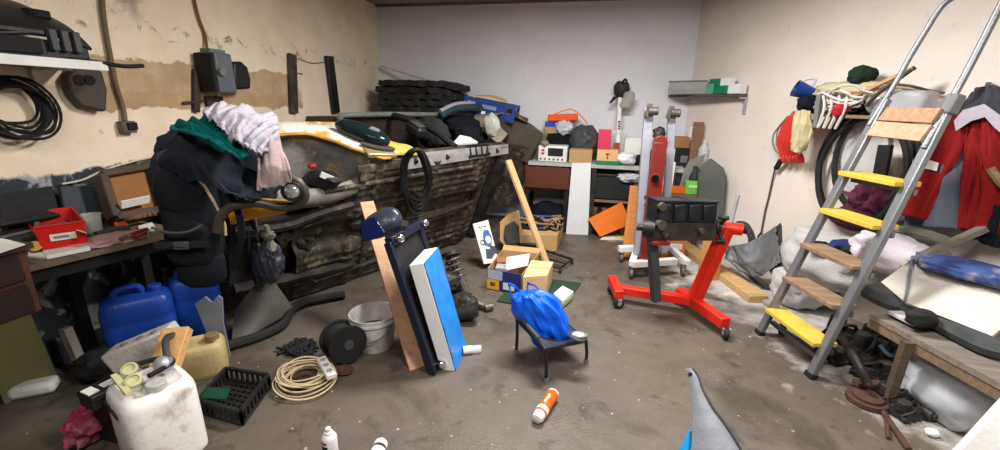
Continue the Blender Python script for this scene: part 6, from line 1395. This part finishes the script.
c = F(712,246); t, c, w, h, Mx, o = pbx('wooden_wedge','pale orange wooden wedge on the floor behind the upright of the engine stand','wedge','wedge_body',707,722,262,240,3.95,.14,wood('wedge_wood',(206,150,92),(160,108,64)),z0=.002,yaw=.4)
# white sacks behind and beside the ladder
def sackl(label, u, v, off, rad, seed, zc, mt=sack, name='sack', cat='sack', R=None):
    p = W(u,v,off); p = V((p.x,p.y,zc)); m = MB(); m.blob(p,rad,seed,.16,1.8,4,ridge=.08,flat=-zc if zc < rad[2] else None,R=R or frame((0,0,0),WD,(0,0,1)).to_3x3(),sq=.8); return tag(m.build(name,mt,angle=180),label,cat)
sackl('lowest white sack on the floor behind the foot of the ladder',800,296,.22,(.20,.20,.17),71,.165)
sackl('white sack lying above the floor behind the middle treads of the ladder',826,264,.24,(.34,.20,.20),72,.46)
sackl('white sack with faint mauve print right of the ladder rail, near the panel',893,262,.24,(.24,.2,.13),73,.66,M('sack_mauve',(212,204,212),.7,dirt=.4,dcol=(180,160,190),scale=6,bump=.5,bscale=90))
m = MB(); m.blob(W(845,246,.36),(.10,.06,.045),74,.25,2,3); tag(m.build('blue_glove', M('glove_blue',(30,42,96),.8,dirt=.4,bump=.4)),'dark blue glove lying on the white sack behind the ladder tread','glove')
m = MB(); m.blob(W(824,246,.40),(.12,.06,.03),75,.2,2,3); tag(m.build('black_glove', blackcloth),'black glove lying beside the dark blue glove behind the ladder','glove')
m = MB(); m.blob(W(853,250,.36),(.07,.05,.035),76,.2,2,3); tag(m.build('olive_rag', olive),'olive green rag beside the dark blue glove','rag')
# boards under the jacket
def wb(name, label, cat, pts, off, th, mt, dep=None):
    m = MB(); a = [W(u,v,off) for u,v in pts]; m.poly(a,th); tag(m.build(name,mt,bevel=.003),label,cat)
m = MB(); m.bar(W(922,256,.42),W(985,228,.22),.05,.03); tag(m.build('grey_lath', wood('grey_wood',(116,108,98),(80,74,66))),'weathered grey lath sticking out beneath the red jacket','lath')
m = MB(); m.bar(W(884,262,.30),W(905,222,.10),.06,.04,WN); tag(m.build('black_lath', blackm),'black lath leaning on the wall left of the jacket hem','lath')
m = MB(); m.blob(W(925,236,.20),(.17,.06,.04),77,.3,2,3,R=frame((0,0,0),WD,(0,0,1)).to_3x3()); tag(m.build('khaki_cloth', M('khaki',(96,96,84),.9,dirt=.5,bump=.4)),'khaki cloth scrap lying under the hem of the jacket','cloth')
m = MB(); m.tube(path([W(990,168,.26),W(1000,182,.24),W(1020,200,.2)]),.02,8); tag(m.build('wooden_stick', oldwood),'wooden stick across the right edge in front of the jacket','stick')
# table of planks carrying the pale panel
zt_ = .40
t = thing('low_table','low rough wooden table along the right wall carrying a pale car panel','table',V((W(940,340,.4).x,W(940,340,.4).y,0)))
ta, tb = P(868,318,z=zt_), P(1040,412,z=zt_)
dirn = (tb-ta).normalized(); back = V((-dirn.y,dirn.x,0)); 
if back.dot(WN) > 0: back = -back
m = MB(); m.hexa([ta,tb,tb+back*.42,ta+back*.42]+[p+V((0,0,.03)) for p in (ta,tb,tb+back*.42,ta+back*.42)]); m.build('table_board', wood('grey_planks',(128,120,110),(82,74,66)), t)
m = MB(); m.bar(ta+back*.02+V((0,0,-.027)),tb+back*.02+V((0,0,-.027)),.03,.05); m.build('front_rail', wood('rail_tan',(124,104,82),(84,68,54)), t)
for p in (P(905,350,z=zt_-.05),ta+back*.38+dirn*.05,tb+back*.38,tb-dirn*.08):
    m = MB(); m.bar(V((p.x,p.y,0)),V((p.x,p.y,zt_)),.04,.04,(1,0,0)); m.build('leg', wood('leg_dark',(92,76,62),(56,46,38)), t)
# pale panel (trunk lid) with dark rubber edge
zpt = zt_+.03
t = thing('trunk_panel','large dirty white car panel with a black rubber edge on the low table','car part',lerp(ta,tb,.5)+V((0,0,zpt-zt_)))
pA, pB, pC, pD = P(880,300,z=zpt+.10), P(993,335,z=zpt+.13), P(1060,300,z=zpt+.22), P(912,257,z=zpt+.22)
tl = P(906,262,z=zpt+.26); 
PW = M('dirty_white_panel',(196,192,184),.45,dirt=.6,dcol=(160,146,126),scale=4)
q0, q1, q2, q3 = P(905,302,z=zpt+.10), P(992,336,z=zpt+.10), P(1045,292,z=zpt+.30), P(912,258,z=zpt+.28)
m = MB(); m.grid(lambda i,j: lerp(lerp(q0,q1,i),lerp(q3,q2,i),j)+V((-.2,-.2,.6))*(.05*math.sin(PI*i)*math.sin(PI*j)), 16, 12, .02); m.build('outer_panel', PW, t)
s0, s1 = P(881,282,z=zpt+.14), P(908,303,z=zpt+.10)
m = MB(); m.grid(lambda i,j: lerp(lerp(s0,q0,i),lerp(P(908,262,z=zpt+.27),q3,i),j), 6, 6, .02); m.build('side_panel', PW, t)
m = MB(); m.tube(path([P(868,291,z=zpt+.06),P(885,300,z=zpt+.05),P(908,308,z=zpt+.05),P(945,325,z=zpt+.05),P(985,345,z=zpt+.05),P(1010,350,z=zpt+.06)]),[.05]*31,8); m.build('rubber_edge', M('rubber_grey',(54,58,60),.6,dirt=.5,dcol=(92,94,92)), t)
m = MB(); p = P(921,318,z=zpt+.08); m.blob(p,(.07,.05,.05),3,.15,2,3); m.build('black_grommet', blackm, t)
m = MB(); m.tube([lerp(q3,q0,.0)+V((0,0,.01)),lerp(q3,q0,.5)+V((0,0,.03)),q0],.008,6); m.build('fold_edge', grey, t)
# blue tarp on the panel
c = lerp(lerp(q3,q2,.52),lerp(q0,q1,.52),.12); m = MB(); m.blob(c+V((.0,.0,.045)),(.24,.12,.05),81,.18,1.8,4,R=frame((0,0,0),(q2-q3),(0,0,1)).to_3x3(),sq=.8); tag(m.build('blue_tarp', M('tarp_blue',(46,68,122),.7,dirt=.8,dcol=(150,142,138),scale=4,bump=.4,bscale=30,lo=.5,hi=.62)),'folded dusty blue tarp lying on the dirty white car panel','tarp')
# under the table
c = P(945,388,z=.20); c = F(952,424); m = MB(); m.blob(V((c.x,c.y+.06,.16)),(.24,.15,.16),82,.16,1.8,4,ridge=.08,flat=-.16,R=frame((0,0,0),WD,(0,0,1)).to_3x3(),sq=.8); tag(m.build('plastic_sack',baggy,angle=180),'translucent plastic sack stuffed against the low table at lower right','sack')
c = P(905,318,z=zpt); m = MB(frame(P(901,314,z=zt_+.06)+V((0,-.05,.0)),dirn,(0,0,1))); m.box((0,0,0),(.14,.08,.02)); 
tag(m.build('label_box', M('label_print',(196,190,196),.6), bevel=.002),'small pale box at the left corner of the low table','box')
m = MB(frame(P(893,322,z=.36),dirn,(0,0,1))); m.box((0,-.04,-.05),(.16,.07,.09)); m.bm.free()
t = thing('canister_lid_ring','rusty iron ring lying on the floor at the front of the scrap under the ladder','ring',V((F(866,402).x,F(866,402).y,0)))
c = F(866,402); m = MB(Matrix.Translation(V((c.x,c.y,0.0)))); m.lathe([(.075,0.0),(.095,.004),(.095,.03),(.088,.034),(.075,.03)],28); m.build('outer_ring', rust, t)
m = MB(Matrix.Translation(V((c.x,c.y,0.032)))); m.lathe([(.0,0),(.07,.0),(.07,.012),(.0,.012)],24); m.build('disc', rust, t)
m = MB(); m.bar(F(852,392)+V((0,0,.06)),F(880,394)+V((0,0,.06)),.05,.035); tag(m.build('iron_block', rust, bevel=.006),'flat rusty iron block resting on the rusty ring','block')
rods = [((878,408),(908,452),.014,'rust_rod','first rusty rod splayed from the iron ring towards the camera'),((884,404),(888,440),.010,'rust_rod','thin rusty rod lying straight out from the iron ring'),((850,372),(990,428),.022,'steel_pipe','long dark steel pipe lying along the front of the low table')]
for k,(a,b,r,nm,lb) in enumerate(rods):
    m = MB(); m.cyl(F(*a)+V((0,0,r)),F(*b)+V((0,0,r)),r,n=10); tag(m.build(nm,(rust,rust,oily)[k]),lb,'rod' if k<2 else 'pipe')
m = MB(); m.tube(path([P(840,335,z=.22),P(856,360,z=.20),P(868,385,z=.10)]),.022,8); tag(m.build('bent_pipe', oily),'dark bent pipe leaning in the scrap behind the ladder foot','pipe')
scrap = [(838,352,.10,.12,.09),(852,338,.16,.12,.10),(868,350,.12,.10,.10),(886,345,.14,.12,.09),(880,372,.12,.09,.07),(905,398,.14,.10,.06),(918,412,.12,.08,.05)]
labs = ['black oily machine part nearest the ladder foot','black machine casing behind the lower ladder tread','dark gear-like part in the middle of the scrap heap','dark machine part under the left end of the low table','dark grey casting in front of the table leg','dark casting on the floor in front of the clear sack','small dark casting near the bottom right corner']
def machine(c, a, b, h, seed):
    rr = random.Random(seed); m = MB(rotz(c, rr.uniform(-.8,.8)))
    m.box((0,0,h*.55),(a*1.5,b*1.3,h*1.1),.86,.82); m.cyl((a*.5,-b*.9,h*.8),(a*.5,b*.3,h*.8),h*.62,n=18); m.cyl((a*.5,-b*1.05,h*.8),(a*.5,-b*.85,h*.8),h*.34,n=14)
    m.cyl((-a*.45,0,h*.9),(-a*.45,0,h*1.9),b*.45,b*.38,16); m.bar((-a*.9,-b*.5,h*.5),(a*.95,-b*.55,h*.35),h*.4,h*.3)
    for k in range(5): m.cyl((-a*.6+a*.3*k,-b*.68,h*.35),(-a*.6+a*.3*k,-b*.78,h*.35),h*.13,n=8)
    m.tube(path([(a*.2,b*.2,h*1.1),(a*.1,-b*.3,h*1.7),(-a*.5,-b*.6,h*1.4),(-a*.8,-b*.3,h*.6)]),h*.13,6); return m
for k,(u,v,a,b,c_) in enumerate(scrap):
    p = F(u,v+14); m = machine(V((p.x,p.y+.08,0)),a,b,c_,k); tag(m.build('machine_part', oily if k%2 else M('scrap_dark',(40,40,41),.55,metal=.3,dirt=.7,dcol=(84,80,74),scale=9,bump=.4), bevel=.004),labs[k],'machine part','dark metal scrap under the low table')
m = MB(); m.tube(path([P(900,360,z=.12),P(912,380,z=.08),P(926,398,z=.05),P(930,405,z=.03)]),.016,8); tag(m.build('grey_hose', grey),'grey hose curling down beside the table leg','hose')
m = MB(); m.tube(path([P(880,345,z=.26),P(890,355,z=.22),P(905,352,z=.24),P(912,342,z=.30)]),.012,6); tag(m.build('blue_grey_cable', M('cable_blue_grey',(88,104,128),.5)),'blue grey cable looped in the scrap under the table corner','cable')
m = MB(); c = F(931,436); m.blob(V((c.x,c.y,.02)),(.03,.025,.02),95,.15,2,3); tag(m.build('white_scrap', white),'small white lump on the dusty floor in front of the scrap','scrap')
m = MB(); m.box((0,0,0),(0,0,0)); m.bm.free()
c = F(784,344); m = MB(); m.cyl(V((c.x+.02,c.y+.16,.05)),V((c.x+.06,c.y+.14,.05)),.05,n=20); tag(m.build('rubber_wheel', rubber, bevel=.006),'small black rubber wheel on the floor under the lowest ladder tread','wheel')
# white bar at the lower right corner
m = MB(); pl = (P(985,430,z=.45),V((0,-1,0))); m.bar(P(960,470,z=.30),P(1030,395,z=.62),.085,.05,(0,-.6,1)); tag(m.build('white_bar', white, bevel=.006),'white painted bar crossing the lower right corner of the photo','bar')
# ------------------------------------------------------------------ lamps on the ceiling and the camera
def lamp(loc, sx, sy, e, col, rz=0):
    l = bpy.data.lights.new('ceiling_lamp','AREA'); l.shape = 'RECTANGLE'; l.size = sx; l.size_y = sy; l.energy = e; l.color = col
    o = bpy.data.objects.new('ceiling_lamp', l); o.location = loc; o.rotation_euler = (0,0,rz); COL.objects.link(o); return o
lamp((-.1,2.9,2.66),1.2,.25,150,(1,.97,.94)); lamp((.9,.9,2.66),1.2,.25,95,(1,.96,.92)); lamp((-.8,.1,2.66),1.2,.25,42,(1,.95,.9))
w = bpy.data.worlds.new('world'); SC.world = w; w.use_nodes = True; w.node_tree.nodes['Background'].inputs[0].default_value = (.5,.5,.5,1); w.node_tree.nodes['Background'].inputs[1].default_value = .05
cam = bpy.data.cameras.new('camera'); co = bpy.data.objects.new('camera', cam); COL.objects.link(co)
cam.sensor_fit = 'HORIZONTAL'; cam.sensor_width = 36; cam.lens = 36*FOC/1000; cam.clip_start = .05
mw = Matrix((CR, -CD, -CF)).transposed().to_4x4(); mw.translation = CO; co.matrix_world = mw
SC.camera = co
SC.view_settings.view_transform = 'Standard'; SC.view_settings.look = 'None'; SC.view_settings.gamma = 1; SC.view_settings.use_curve_mapping = False
SC.view_settings.exposure = 0.0
